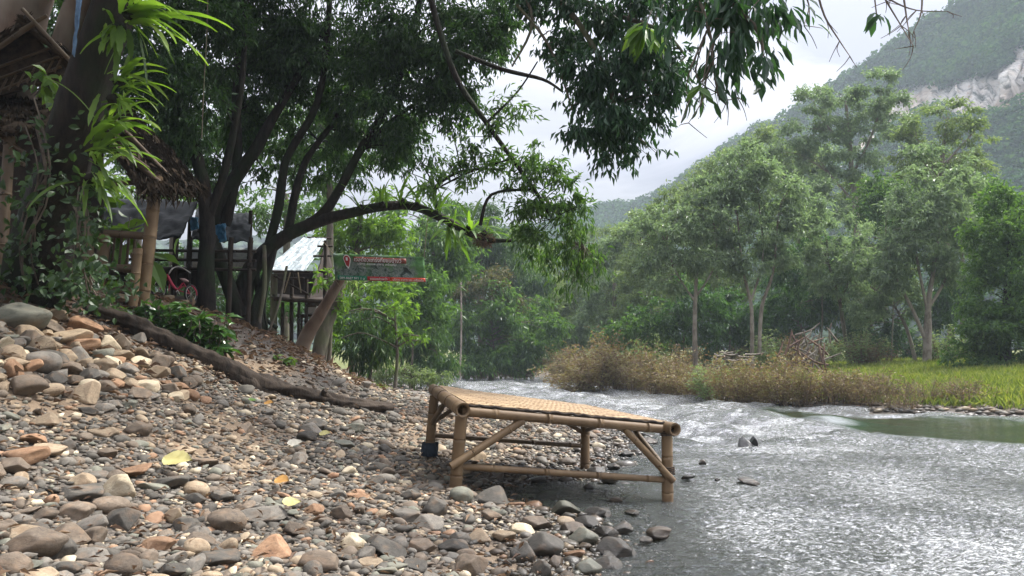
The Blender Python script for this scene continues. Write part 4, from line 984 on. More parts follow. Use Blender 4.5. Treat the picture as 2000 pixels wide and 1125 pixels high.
def thatched_hut():
    d = 7.6; base = P(60, 560, d); base[2] = hgt(base[0], base[1])
    root = thing('thatched_hut', 'dark thatched hut with crossed gable poles behind the leaning tree', 'hut', base)
    g = lambda x, y, dd=0: P(x, y, d + dd)
    # gable end, woven panel
    b = MB(); A = g(52, 62)
    for (p, q) in ((g(-160, 205), g(146, 128)),):
        b.sheet(g(45, 62), g(60, 62), g(140, 150), g(-130, 220), 16, 12, .05, .015, 3)
    b.build('gable_panel', simple_mat('woven_panel', (.03, .022, .015), (.085, .06, .04), 18, .95, .6), root)
    thatch_slope('roof', g(50, 52, -.25), g(50, 40, 3), g(205, 160, 3), g(143, 122, -.25), root, 7, 7, 60, .25)
    thatch_slope('roof', g(50, 52, -.25), g(50, 40, 3), g(-190, 190, 3), g(-170, 200, -.25), root, 8, 7, 60, .25)
    pole(root, 'gable_pole', g(44, 18, -.3), g(142, 124, -.3), M(4, d), BAMBOO_D); pole(root, 'gable_pole', g(66, 46, -.3), g(-100, 160, -.3), M(5, d), BAMBOO_D); pole(root, 'gable_pole', g(92, 30, -.28), g(40, 60, -.28), M(4, d), BAMBOO_D)
    for i in range(8): 
        x0 = -20 + i * 18; pole(root, 'batten', g(x0, 190 - i * 7, -.06), g(x0 + 16, 160 - i * 7, -.06), M(2.2, d), BAMBOO_D, 6, 1)
    for i in range(3): pole(root, 'batten', g(-60, 200 - i * 24, -.05), g(120, 130 - i * 22, -.05), M(3, d), BAMBOO_D, 6, 3)
    # lower porch roof, wall and posts
    thatch_slope('porch_roof', g(-60, 196, .3), g(110, 200, .3), g(118, 262, -1.0), g(-80, 262, -1.0), root, 9, 7, 110, .25)
    w = MB(); w.sheet(g(-150, 230, .4), g(200, 230, .4), g(200, 610, .4), g(-150, 610, .4), 10, 8, .06, .02, 2); w.build('wall', DARKWOOD, root)
    w = MB(); w.sheet(g(-150, 215, .4), g(-150, 215, 3.2), g(-150, 540, 3.2), g(-150, 540, .4), 6, 6, .06, .01, 2); w.build('wall', DARKWOOD, root)
    for a, b_ in (((0, 265, -.9), (50, 300, -.9)), ((0, 300, -.5), (48, 322, -.5))): pole(root, 'rafter', g(*a), g(*b_), M(4, d), BAMBOO_D, 8, 2)
    p0 = g(20, 255, -.9); q0 = p0.copy(); q0[2] = hgt(*q0[:2]) - .1; pole(root, 'post', q0, p0, .05, BAMBOO_D)
    p0 = g(150, 240, -.3); q0 = p0.copy(); q0[2] = hgt(*q0[:2]) - .1; pole(root, 'post', q0, p0, .05, BAMBOO_D)
thatched_hut()
b = MB(); h1, h2 = ground_hit(-20, 540), ground_hit(58, 538); b.tube([h1 + [0, 0, .05], h2 + [0, 0, .05]], M(7, h1[1]), 10, 1, .1)
tag(b.build('timber_pole', BAMBOO_P, None), 'pale bamboo pole lying on the leaf litter at the far left', 'pole')
# tarp shelter
TARP = simple_mat('dark_tarp', (.010, .013, .014), (.028, .033, .036), 4, .65, .6, .12, .03)
BLUE = simple_mat('blue_plastic', (.02, .10, .20), (.06, .22, .36), 8, .5, .5, .4, .02)
SILVER = NT('silver_tarp')
_n = SILVER.noise(5, 6, .7, None, 1.2); SILVER = SILVER.done(SILVER.principled(SILVER.ramp(_n, [(.35, (.20, .24, .25)), (.55, (.33, .37, .37)), (.7, (.48, .52, .52))]), .38, SILVER.bump(_n, .8, .05), .6, Metallic=.35))
def tarp_shelter():
    d = 10.5; base = P(300, 570, d); base[2] = hgt(base[0], base[1])
    root = thing('tarp_shelter', 'shelter of dark poles under a sagging black tarpaulin behind the pavilion', 'shelter', base)
    g = lambda x, y, dd=0: P(x, y, d + dd)
    for (A, B, Cc, D, s) in (((196, 388, 1.2), (388, 394, 1.2), (352, 466, -.4), (205, 468, -.4), 3), ((384, 408, 1.6), (492, 418, 1.6), (486, 474, .4), (372, 470, .4), 6)):
        b = MB(); b.sheet(g(*A), g(*B), g(*Cc), g(*D), 44, 24, .012, .05, s); b.build('tarpaulin', TARP, root)
    b = MB(); b.sheet(g(420, 440, .3), g(440, 436, .3), g(442, 470, .3), g(418, 478, .3), 8, 8, .02, .06); b.build('blue_bag', BLUE, root)
    b = MB(); b.sheet(g(372, 424, -.1), g(386, 424, -.1), g(388, 446, -.1), g(372, 452, -.1), 8, 8, .02, .05); b.build('blue_bag', BLUE, root)
    for x in (212, 290, 345, 372, 410, 452, 490): 
        for dd in (-.35, 1.2):
            t = g(x, 412 if dd > 0 else 464, dd); f = t.copy(); f[2] = hgt(f[0], f[1]) - .1; pole(root, 'post', f, t, .035, DARKWOOD, 8, 1)
    for y in (488, 506, 524): pole(root, 'shelf_rail', g(205, y, -.35), g(500, y + 3, -.35), .022, DARKWOOD, 7, 2)
    b = MB(); b.sheet(g(205, 524, -.3), g(400, 526, -.3), g(400, 524, 1.2), g(205, 522, 1.2), 8, 4, .04, .01); b.build('platform', DARKWOOD, root)
    b = MB(); b.sheet(g(205, 526, -.3), g(400, 528, -.3), g(400, 560, -.3), g(205, 556, -.3), 8, 4, .03, .02); b.build('skirting', DARKWOOD, root)
    b = MB(); b.sheet(g(360, 484, 2.0), g(520, 484, 2.0), g(520, 522, 2.0), g(360, 522, 2.0), 8, 3, .02, .03, 8); b.build('bright_patch_sheet', SILVER, root)  # added sheet, pale to stand in for the brightness behind the shelf rails
tarp_shelter()
def stilt_shed():
    d = 14.0; base = P(575, 655, d); base[2] = hgt(base[0], base[1])
    root = thing('stilt_shed', 'rickety shed on stilts under a wrinkled silver tarpaulin beside the banner', 'shed', base)
    g = lambda x, y, dd=0: P(x, y, d + dd)
    b = MB(); b.sheet(g(592, 464, 1.2), g(638, 465, 1.2), g(597, 529, -.6), g(516, 528, -.6), 60, 40, .012, .022, 5); b.build('tarpaulin', SILVER, root)
    b = MB(); b.sheet(g(638, 470, 1.1), g(648, 530, 1.6), g(648, 600, 1.6), g(600, 600, -.4), 8, 8, .04, .02); b.build('side_wall', DARKWOOD, root)
    b = MB(); b.sheet(g(535, 530, 1.2), g(645, 530, 1.2), g(645, 585, 1.2), g(535, 585, 1.2), 8, 8, .04, .02); b.build('back_wall', DARKWOOD, root)
    b = MB(); b.sheet(g(535, 584, -.6), g(640, 590, -.6), g(650, 580, 1.4), g(535, 576, 1.4), 8, 4, .07, .01); b.build('platform', DARKWOOD, root)
    for x, y0, y1, r, m in ((535, 660, 535, 7, BARK_GREY), (570, 672, 530, 4, DARKWOOD), (584, 640, 590, 3, DARKWOOD), (599, 640, 545, 3.5, DARKWOOD), (552, 650, 590, 3.5, DARKWOOD), (636, 600, 470, 4, DARKWOOD)):
        t = g(x, y1, -.5); f = g(x, y0, -.5); f[2] = min(f[2], hgt(f[0], f[1]) - .05); pole(root, 'post', f, t, M(r, d), m, 8, 1)
    for a, b_ in (((535, 538, -.6), (604, 576, -.6)), ((516, 530, -.62), (640, 531, -.5)), ((545, 545, -.6), (594, 543, -.6)), ((620, 481, .4), (650, 481, .4)), ((612, 500, .1), (648, 500, .1)), ((600, 464, 1.2), (648, 466, 1.2))):
        pole(root, 'rail', g(*a), g(*b_), M(2.4, d), DARKWOOD, 6, 1)
    for x, y in ((567, 536), (582, 536)): pole(root, 'hanging_string', g(x, 532, -.62), g(x - 12 + (x == 582) * 18, 572, -.62), M(1.2, d), BAMBOO_P, 5, 1)
    return d
stilt_shed()
c = P(610, 607, 14.3); root = thing('cooler_box', 'small white box standing under the silver shed', 'box', c)
b = MB(); b.box(c, [M(11, 14.3), 0, 0], [0, .12, 0], [0, 0, M(6, 14.3)]); WHITE = simple_mat('white_plastic', (.5, .52, .5), (.62, .63, .6), 6, .5, .1); o_ = b.build('box_body', WHITE, root, False)
b = MB(); b.box(c + [0, 0, M(7.4, 14.3)], [M(11.6, 14.3), 0, 0], [0, .125, 0], [0, 0, M(1.4, 14.3)]); b.build('lid', WHITE, root, False)
b = MB(); q = c - [0, 0, M(7, 14.3)]; b.sheet(q + [-.25, -.2, -.03], q + [.25, -.2, -.03], q + [.25, .25, -.03], q + [-.25, .25, -.03], 2, 2, .04)
rk = thing('plank_shelf', 'dark plank shelf on two stakes carrying the small white box', 'shelf', q); b.build('plank', DARKWOOD, rk)
for sx in (-.2, .2):
    f = q + [sx, 0, 0]; f2 = f.copy(); f2[2] = hgt(f[0], f[1]) - .05; pole(rk, 'leg', f2, f - [0, 0, .05], .025, DARKWOOD, 7, 1)

# bicycle on a plank table with log stools
def bicycle():
    d = 9.6; g = lambda x, y, dd=0: P(x, y, d + dd)
    RED = simple_mat('red_paint', (.26, .012, .035), (.42, .03, .07), 9, .4, .1); BLK = simple_mat('rubber', (.012, .012, .012), (.03, .03, .03), 9, .8); MET = NT('dull_metal'); MET = MET.done(MET.principled((.35, .33, .3), .45, None, .5, Metallic=.7))
    root = thing('bicycle', "small pink-red bicycle parked on a plank table behind the pavilion post", 'bicycle', g(340, 588))
    def tb(nm, pts, r, m, par=root, n=8, sub=3): b = MB(); b.tube([g(*p) for p in pts], [M(k, d) for k in (r if isinstance(r, (list, tuple)) else [r] * len(pts))], n, sub); return b.build(nm, m, par)
    for cx, cy, dd, rx, ry in ((311, 565, -.05, 14, 19), (373, 574, .1, 12, 17)):
        b = MB(); pts = [g(cx + rx * math.cos(a), cy + ry * math.sin(a), dd + .12 * math.cos(a)) for a in np.linspace(0, 2 * math.pi, 28)]; b.tube(pts, M(1.9, d), 8, 1); w = b.build('wheel', BLK, root)
        b = MB(); b.tube([g(cx + (rx - 2.3) * math.cos(a), cy + (ry - 2.3) * math.sin(a), dd + .1 * math.cos(a)) for a in np.linspace(0, 2 * math.pi, 28)], M(.8, d), 6, 1); b.build('rim', MET, w)
        b = MB()
        for k in range(10): a = k * math.pi / 5; b.tube([g(cx, cy, dd), g(cx + (rx - 2) * math.cos(a), cy + (ry - 2) * math.sin(a), dd + .1 * math.cos(a))], M(.3, d), 4, 1)
        b.build('spoke', MET, w)
    tb('frame', [(328, 540, 0), (334, 552, 0), (341, 562, .02), (347, 566, .03)], [3.0, 3.2, 3.0, 2.4], RED)
    for pts, r in (([(347, 566, .03), (357, 553, .05)], 1.6), ([(358, 552, .05), (371, 574, .08)], 1.3), ([(347, 566, .03), (360, 558, .06)], 1.2), ([(347, 567, .03), (371, 574, .08)], 1.2), ([(326, 536, 0), (330, 545, 0)], 2.6)): tb('frame_tube', pts, r, RED)
    tb('fork', [(327, 543, 0), (318, 556, -.02), (312, 565, -.04)], [1.9, 1.6, 1.3], RED); tb('fork', [(329, 546, 0), (331, 556, .0), (329, 568, 0)], [1.4, 1.3, 1.2], RED)
    tb('mudguard', [(299, 556, -.05), (306, 546, -.05), (316, 544, -.04), (324, 548, 0)], 1.4, RED); tb('mudguard', [(368, 557, .1), (377, 560, .1), (383, 569, .1), (384, 577, .1)], 1.3, RED)
    hb = tb('handlebar', [(330, 534, -.2), (336, 525, -.1), (346, 521, 0), (356, 523, .1), (372, 533, .2)], 1.2, MET); tb('stem', [(328, 537, 0), (338, 524, -.05)], 1.1, MET)
    b = MB(); v = SHAPES2[0] * np.array([M(9.5, d), M(4, d), M(3.6, d)]); Rm = np.array(Matrix.Rotation(.3, 3, 'Y')); b.add(v @ Rm.T + g(360, 547, .05), F2); b.build('saddle', simple_mat('saddle_vinyl', (.22, .12, .11), (.4, .28, .25), 20, .6), root)
    for (x, y) in ((344, 570), (351, 575)): tb('pedal', [(347, 567, .0), (x, y, -.06)], 1.0, MET)
    # the table
    t = thing('plank_table', 'low plank table on posts that carries the red bicycle', 'table', g(335, 600))
    b = MB(); b.sheet(g(296, 571, .25), g(384, 588, .3), g(378, 596, -.2), g(296, 578, -.2), 12, 3, .045, .015); b.build('table_top', DARKWOOD, t)
    f0 = g(373, 590); f1 = g(372, 618); f1[2] = min(f1[2], hgt(f1[0], f1[1]) - .05); pole(t, 'leg', f1, f0, M(6, d), bark_mat('mossy_post', (.05, .055, .02), (.13, .12, .06)), 9, 1)
    f0 = g(302, 578); f1 = f0.copy(); f1[2] = hgt(f1[0], f1[1]) - .05; pole(t, 'leg', f1, f0, M(4, d), DARKWOOD, 9, 1)
    CL = simple_mat('clay_stool', (.16, .115, .075), (.30, .22, .15), 6, .85)
    for x, y, h, w, lab in ((327, 579, 24, 12, 'brown log stool under the left part of the plank table'), (358, 588, 30, 10, 'brown log stool under the right end of the plank table')):
        top = g(x, y + 2, -.3); s = thing('log_stool', lab, 'stool', top - [0, 0, M(h, d)]); b = MB(); bz = top.copy(); bz[2] = min(top[2] - M(h, d), hgt(top[0], top[1]))
        b.tube([bz, bz + (top - bz) * .5, top], [M(w * .8, d), M(w * .95, d), M(w, d)], 16, 3, .04); b.build('stool_body', CL, s)
        b = MB(); b.tube([top, top + [0, 0, .025]], [M(w * 1.08, d), M(w * 1.02, d)], 16, 1, .02); b.build('seat', BAMBOO_P, s)
bicycle()

# banner
def banner():
    d = 12.3; TL, TR, BR, BL = P(650, 495, d), P(828, 502, d + .15), P(832, 551, d + .15), P(655, 547, d)
    root = thing('banner', 'green and red printed banner with a red location pin hung over the bushes', 'banner', (TL + BR) / 2)
    b = MB(); b.sheet(TL, TR, BR, BL, 40, 14, .006, .018, 4)
    t = NT('banner_print'); n = t.noise(9, 6, .75, None, .8); n2 = t.noise(3, 3, .6)
    c = t.ramp(n, [(.36, (.01, .018, .016)), (.45, (.06, .10, .08)), (.52, (.22, .25, .24)), (.58, (.03, .08, .04)), (.68, (.4, .42, .4))])
    c = t.mix(t.ramp(n2, [(.45, (0, 0, 0)), (.6, (1, 1, 1))]), c, t.ramp(n, [(.35, (.03, .10, .03)), (.65, (.10, .24, .06))]))
    b.build('banner_sheet', t.done(t.principled(c, .45, None, .4)), root)
    nrm = np.cross(TR - TL, BL - TL); nrm /= np.linalg.norm(nrm); nrm = nrm if nrm[1] < 0 else -nrm
    def q(u, v, o=.02): return (TL * (1 - u) + TR * u) * (1 - v) + (BL * (1 - u) + BR * u) * v + nrm * o
    def patch(nm, u0, u1, v0, v1, m, o): b = MB(); b.sheet(q(u0, v0, o), q(u1, v0, o), q(u1, v1, o), q(u0, v1, o), 16, 2, .004); return b.build(nm, m, root)
    GR = simple_mat('print_green', (.01, .13, .07), (.02, .18, .10), 20, .45, 0); RD = simple_mat('print_red', (.26, .015, .02), (.4, .03, .03), 20, .45, 0); OR = simple_mat('print_orange', (.42, .04, .02), (.55, .07, .03), 20, .45, 0); WH = simple_mat('print_white', (.62, .62, .6), (.72, .72, .7), 9, .5, 0)
    BR_ = simple_mat('print_brown', (.10, .02, .015), (.2, .05, .03), 20, .5, 0)
    patch('green_strip', .03, .345, .83, .99, GR, .024); patch('red_strip', .355, .60, .84, .995, RD, .024); patch('orange_strip', .602, .995, .85, .999, OR, .024)
    patch('title_band', .22, .80, .10, .30, BR_, .022)
    # pin
    def flat(nm, pts, m, o):
        b = MB(); n_ = len(pts); V = [q(u, v, o) for u, v in pts] + [q(u, v, o - .004) for u, v in pts]; cu = np.mean([p for p in pts], 0); V += [q(cu[0], cu[1], o), q(cu[0], cu[1], o - .004)]
        k = np.arange(n_); k2 = (k + 1) % n_; b.add(V, np.vstack([np.stack([k, k2, np.full(n_, 2 * n_)], 1), np.stack([k2 + n_, k + n_, np.full(n_, 2 * n_ + 1)], 1), np.stack([k, k + n_, k2], 1), np.stack([k2, k + n_, k2 + n_], 1)])); return b.build(nm, m, root, False)
    def pin(s):
        cx, cy = .148, .22; L = []
        for a in np.linspace(math.pi * .93, -math.pi * .0 + .2 * 0, 15): L.append((cx + .036 * s * math.cos(a), cy - .16 * s * math.sin(a)))
        return L + [(cx + .026 * s, cy + .17 * s), (cx + .012, cy + .30 * s), (cx - .012 * s, cy + .22 * s)]
    flat('pin_outline', pin(1.15), WH, .026); flat('pin', pin(.95), RD, .031)
    flat('pin_window', [(.138, .14), (.158, .14), (.158, .26), (.138, .26)], WH, .036)
    # lettering
    ux = (TR - TL) / np.linalg.norm(TR - TL); uz = np.cross(ux, -nrm) * -1; uz = uz if uz[2] > 0 else -uz
    def text(s_, u, v, wd, hh, m, nm):
        cu = bpy.data.curves.new(nm, 'FONT'); cu.body = s_; cu.size = 1; cu.align_x = 'LEFT'; cu.extrude = .004; o = bpy.data.objects.new(nm, cu); C.objects.link(o); cu.materials.append(m)
        bpy.context.view_layer.update(); w0 = max(o.dimensions.x, .01); sx = np.linalg.norm(TR - TL) * wd / w0; p = q(u, v, .036)
        mat = Matrix(((ux[0] * sx, uz[0] * hh, nrm[0], p[0]), (ux[1] * sx, uz[1] * hh, nrm[1], p[1]), (ux[2] * sx, uz[2] * hh, nrm[2], p[2]), (0, 0, 0, 1)))
        me = bpy.data.meshes.new_from_object(o.evaluated_get(bpy.context.evaluated_depsgraph_get())); bpy.data.objects.remove(o); o = obj(nm, me, m, root); o.matrix_basis = mat
    hb = np.linalg.norm(BL - TL)
    text('เวลด้อวแกร่งกึ่ยแบบ้างวิ', .225, .275, .51, hb * .21, WH, 'title_lettering'); text('บริการ ล่องแพ อาหาร เครื่องดื่ม', .26, .40, .42, hb * .11, WH, 'subtitle_lettering')
    text('089-8687 971 1 น', .05, .96, .27, hb * .12, WH, 'phone_lettering'); text('จองแพล่วงหน้า', .38, .965, .19, hb * .11, WH, 'red_strip_lettering'); text('บริการ อาหาร และ เครื่องดื่ม', .63, .975, .34, hb * .11, WH, 'orange_strip_lettering')
    # cords holding it
    for a, b_ in ((TL, P(630, 470, d + .1)), (TR, P(836, 418, d + .1)), (BL, P(664, 560, d)),):
        m_ = MB(); m_.tube([a, b_], .006, 5, 1); m_.build('cord', ROPE, root)
banner()

# ------------------------------------------------------------------ left bank trees
E = ell
def q3(L, d): return [(a, b, d + (e[0] if e else 0), r) for (a, b, r, *e) in L]
# the leaning tree with ferns
LEAN = [(66, 545, 6.5, 62), (92, 440, 6.0, 52), (122, 340, 5.6, 48), (150, 240, 5.4, 46), (180, 140, 5.35, 44), (215, 40, 5.3, 40), (250, -60, 5.3, 38), (300, -240, 5.3, 34), (330, -420, 5.5, 26)]
tree('leaning_tree', 'thick dark leaning trunk hung with bright ferns at the far left', 'tree', [LEAN, [(250, -60, 5.3, 26), (420, -260, 5.8, 20), (600, -420, 6.3, 10)], [(300, -240, 5.3, 22), (120, -420, 5.0, 12)]],
     [E(620, -420, 260, 120, 6.4), E(330, -520, 240, 130, 5.4), E(60, -460, 220, 120, 5.0), dict(c=np.array([-3.6, 3.2, 5.6]), r=np.array([2.6, 2.4, .8]), dens=.7), dict(c=np.array([-4.6, 7.0, 6.4]), r=np.array([2.4, 2.4, .8]), dens=1.3), dict(c=np.array([-1.5, 6.6, 6.6]), r=np.array([2.4, 2.4, .8]), dens=1.1), dict(c=np.array([-6.6, 6.2, 5.8]), r=np.array([2.2, 3.0, .8]), dens=1.2)], LEAF_DARK, BARK_DARK, .13, .3, 3.2, .5, seed=3, per=9)  # dict ellipsoids: unseen overhead crown added to shade the left bank
def fern(px, py, d, n, L, out=(1, -.3, .25), label='', spread=.62, w=.088, group='ferns on the leaning trunk', seed=0, m=FROND, droop=1.0):
    g = np.random.default_rng(seed); c = P(px, py, d); root = thing('epiphytic_fern', label, 'fern', c, group)
    b = MB(); 
    for k in range(n):
        o = np.array(out) / np.linalg.norm(out); dr = o + g.normal(size=3) * spread * np.array([.8, .8, .75]); dr /= np.linalg.norm(dr)
        l = L * g.uniform(.55, 1.2); steps = 11; p = c + g.normal(size=3) * .04; V = []; ww = l * w * g.uniform(.8, 1.3)
        side = np.cross(dr, [0, 0, 1]); side /= np.linalg.norm(side) + 1e-6; side = side + g.normal(size=3) * .35; side /= np.linalg.norm(side); dv = dr.copy()
        ph = g.uniform(0, 6)
        for i in range(steps + 1):
            t = i / steps; prof = (math.sin(math.pi * min(1, t * .92 + .06)) ** .7) * (1 + .16 * math.sin(t * 26 + ph)); prof = max(prof, .05) if i < steps else .02
            nn = np.cross(side, dv); nn /= np.linalg.norm(nn) + 1e-6
            V += [p - side * ww * prof * .5 + nn * ww * .12, p.copy(), p + side * ww * prof * .5 + nn * ww * .12]
            dv = dv + np.array([0, 0, -.115 * droop * (.3 + t)]); dv /= np.linalg.norm(dv); p = p + dv * l / steps
        F_ = []
        for i in range(steps):
            a = i * 3; F_ += [[a, a + 1, a + 4, a + 3], [a + 1, a + 2, a + 5, a + 4]]
        b.add(V, F_)
    b.build('frond', m, root); k = MB(); k.add(SHAPES2[2] * .05 + c, F2); k.build('root_ball', BARK_DARK, root)
fern(252, 30, 5.15, 26, .62, (1.0, -.3, .25), 'highest and largest bright fern clump on the leaning trunk', seed=1)
fern(235, 55, 5.1, 16, .36, (.2, -.6, -.5), 'short fern clump hanging just under the highest fern on the trunk', seed=7, w=.12)
fern(232, 160, 5.15, 22, .36, (1, -.4, .35), 'second fern clump down the leaning trunk', seed=2)
fern(222, 195, 5.15, 16, .30, (.8, -.4, .0), 'small fern clump directly below the second fern on the trunk', seed=3)
fern(196, 250, 5.2, 24, .42, (1, -.4, .3), 'fern clump half way down the leaning trunk beside the thatch', seed=4)
fern(184, 300, 5.2, 24, .46, (1, -.4, .25), 'fern clump low on the trunk beside the pavilion roof', seed=5)
fern(178, 350, 5.25, 20, .42, (.8, -.5, -.2), 'lowest fern clump hanging on the leaning trunk above the railing', seed=6)
def ivy(name, label, pts, n, m, leaf, sp, cat='creeper', seed=0, wr=.6):
    g = np.random.default_rng(seed); root_c = P(*pts[0]); root = thing(name, label, cat, root_c)
    q = np.array([P(*p) for p in pts]); t = g.random(n) * (len(q) - 1); i = t.astype(int); f = (t - i)[:, None]; c = q[i] * (1 - f) + q[np.minimum(i + 1, len(q) - 1)] * f + g.normal(size=(n, 3)) * np.array(sp)
    leaf_cloud('foliage', c, g.normal(size=(n, 3)) + [0, -.3, -.6], np.array([.3, -.8, .5]) + g.normal(size=(n, 3)) * .5, leaf * g.uniform(.6, 1.4, n), wr, m, root, near=True)
    b = MB()
    for k in range(6):
        o = g.normal(size=3) * np.array(sp) * .5; b.tube([p + o + g.normal(size=3) * .03 for p in q], .006, 5, 3)
    b.build('stem', TWIG, root)
ivy('climbing_vine', 'leafy vine climbing the lower part of the leaning trunk', [(185, 560, 5.6), (165, 500, 5.3), (172, 430, 5.2), (168, 380, 5.2)], 250, LEAF_IVY, .06, (.09, .07, .12), seed=1)
ivy('climbing_vine', 'dark creeper covering the left side of the leaning trunk base', [(60, 550, 6.1), (50, 480, 5.8), (70, 400, 5.5), (90, 330, 5.2), (70, 240, 5.2)], 330, LEAF_IVY, .06, (.17, .08, .12), seed=2)
ivy('ground_creeper', 'low leafy creeper on the bank foot under the railing', [(80, 548, 6.2), (140, 556, 6.4), (175, 575, 6.4)], 420, LEAF_IVY, .07, (.22, .25, .10), 'creeper', 3)
ivy('young_plant', 'sprig of large fresh green leaves beside the thatched gable', [(75, 185, 6.6), (90, 160, 6.6), (110, 175, 6.6)], 26, LEAF_LIT, .12, (.06, .06, .06), 'plant', 4)
ivy('banana_plant', 'light green broad leaves behind the pavilion railing', [(245, 520, 9), (245, 470, 9), (255, 440, 9)], 40, LEAF_LIT, .38, (.25, .2, .14), 'plant', 5, .35)
# pale trunks behind the hut
tree('pale_tree', 'massive smooth pinkish tree trunk at the top left corner', 'tree', [[(-20, 560, 10.2, 66), (0, 300, 10.2, 58), (30, 60, 10.2, 50), (65, -60, 10.2, 44), (90, -300, 10.3, 36)], [(65, -60, 10.2, 26), (200, -300, 10.6, 16)]],
     [E(100, -420, 300, 150, 10.4), E(-180, -250, 200, 140, 10.4), E(380, -380, 200, 120, 10.6)], LEAF_DARK, BARK_PINK, .14, .3, 3, seed=11)
tree('pale_tree', 'slimmer pale blotched trunk right of the massive pinkish one', 'tree', [[(80, 560, 9.4, 34), (95, 300, 9.4, 30), (112, 140, 9.4, 26), (160, -20, 9.4, 22), (200, -160, 9.4, 18)]], [E(230, -260, 200, 110, 9.6)], LEAF_DARK, BARK_PINK, .14, .3, 3, seed=12)
b = MB(); b.sheet(P(151, -30, 5.05), P(164, -30, 5.05), P(146, 112, 5.05), P(141, 106, 5.05), 6, 40, .004, .02, 2)
tag(b.build('cloth_strip', simple_mat('faded_blue_cloth', (.07, .12, .2), (.14, .23, .34), 20, .85), None), 'faded blue cloth strip hanging beside the leaning trunk', 'cloth')
# trees behind the pavilion
tree('riverside_tree', 'straight dark trunk standing just right of the bicycle', 'tree', [[(404, 600, 10, 21), (402, 520, 10, 16), (405, 430, 10, 14), (390, 330, 10, 12), (366, 250, 10.2, 12), (345, 120, 10.4, 10), (350, -80, 10.6, 8)],
      [(405, 430, 10, 10), (440, 330, 10, 8), (470, 180, 10, 6), (480, 40, 10, 5)]],
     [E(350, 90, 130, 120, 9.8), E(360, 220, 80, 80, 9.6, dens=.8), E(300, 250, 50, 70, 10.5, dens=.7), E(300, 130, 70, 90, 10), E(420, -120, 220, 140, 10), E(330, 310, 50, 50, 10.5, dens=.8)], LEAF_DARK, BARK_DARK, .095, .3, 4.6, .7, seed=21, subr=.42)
BAN = [[(455, 655, 11, 26), (468, 590, 11, 20), (500, 512, 11, 15), (555, 463, 11, 13), (630, 430, 11, 12), (720, 408, 11, 9.5), (800, 402, 11, 9), (860, 424, 11, 8.5), (910, 452, 11, 7), (950, 470, 11, 5)],
       [(600, 440, 11, 11), (645, 400, 11, 9.5), (700, 300, 11, 8), (760, 200, 11, 7.5), (805, 75, 11, 6.5), (830, -60, 11, 7)],
       [(520, 500, 11, 10), (545, 400, 11, 9), (560, 310, 11, 8), (620, 200, 11, 7), (640, 60, 11, 6), (645, -80, 11, 5)],
       [(560, 470, 11.1, 9), (590, 330, 11.2, 7), (650, 240, 11.3, 5), (690, 170, 11.3, 4)],
       [(400, 460, 10.9, 16), (440, 380, 10.9, 15), (500, 290, 10.9, 12), (545, 210, 11, 9), (600, 120, 11, 6)],
       [(440, 440, 10.9, 10), (462, 330, 10.9, 10), (462, 200, 10.9, 9), (470, 60, 10.9, 8), (476, -90, 10.9, 7)],
       [(470, 620, 10.8, 14), (440, 540, 10.8, 14), (410, 460, 10.8, 14), (400, 440, 10.8, 14)],
       [(495, 690, 10.6, 17), (500, 610, 10.8, 12), (520, 540, 11, 9), (535, 480, 11, 8)],
       [(512, 672, 10.9, 9), (508, 580, 11, 8), (500, 540, 11, 7), (506, 505, 11, 6)],
       [(700, 300, 11, 6), (760, 240, 11, 5), (830, 190, 11, 3)], [(950, 470, 11, 6), (1000, 470, 11, 3)],
       [(860, 425, 11, 5), (850, 370, 11, 4), (900, 335, 11, 3), (980, 330, 11, 2)]]
tree('spreading_fig_tree', 'spreading many-stemmed tree with a long mossy limb arching right over the banner', 'tree', BAN,
     [E(470, 80, 120, 110, 11.4), E(560, 40, 120, 110, 11.2), E(640, 110, 110, 90, 11.3), E(740, 90, 110, 90, 10.8), E(830, 60, 90, 90, 10.4), E(900, 110, 85, 85, 10.2), E(860, 190, 80, 60, 10.4), E(770, 220, 80, 60, 10.8, dens=.9),
      E(690, 220, 70, 70, 11.5, dens=.8), E(560, 210, 90, 80, 11.6, dens=.7), E(450, 240, 70, 90, 11.6, dens=.8), E(800, 300, 55, 45, 10.8, dens=.7), E(740, 320, 60, 50, 11.6, dens=.7), E(640, 310, 60, 55, 12, dens=.7),
      E(560, 320, 50, 60, 12, dens=.5), E(430, 350, 50, 50, 11.8, dens=.6), E(640, -160, 300, 140, 11), E(920, -120, 200, 110, 10.4), E(960, 30, 60, 70, 10.2)], LEAF_DARK, BARK_DARK, .095, .28, 4.6, .8, seed=31, per=9, subr=.42)
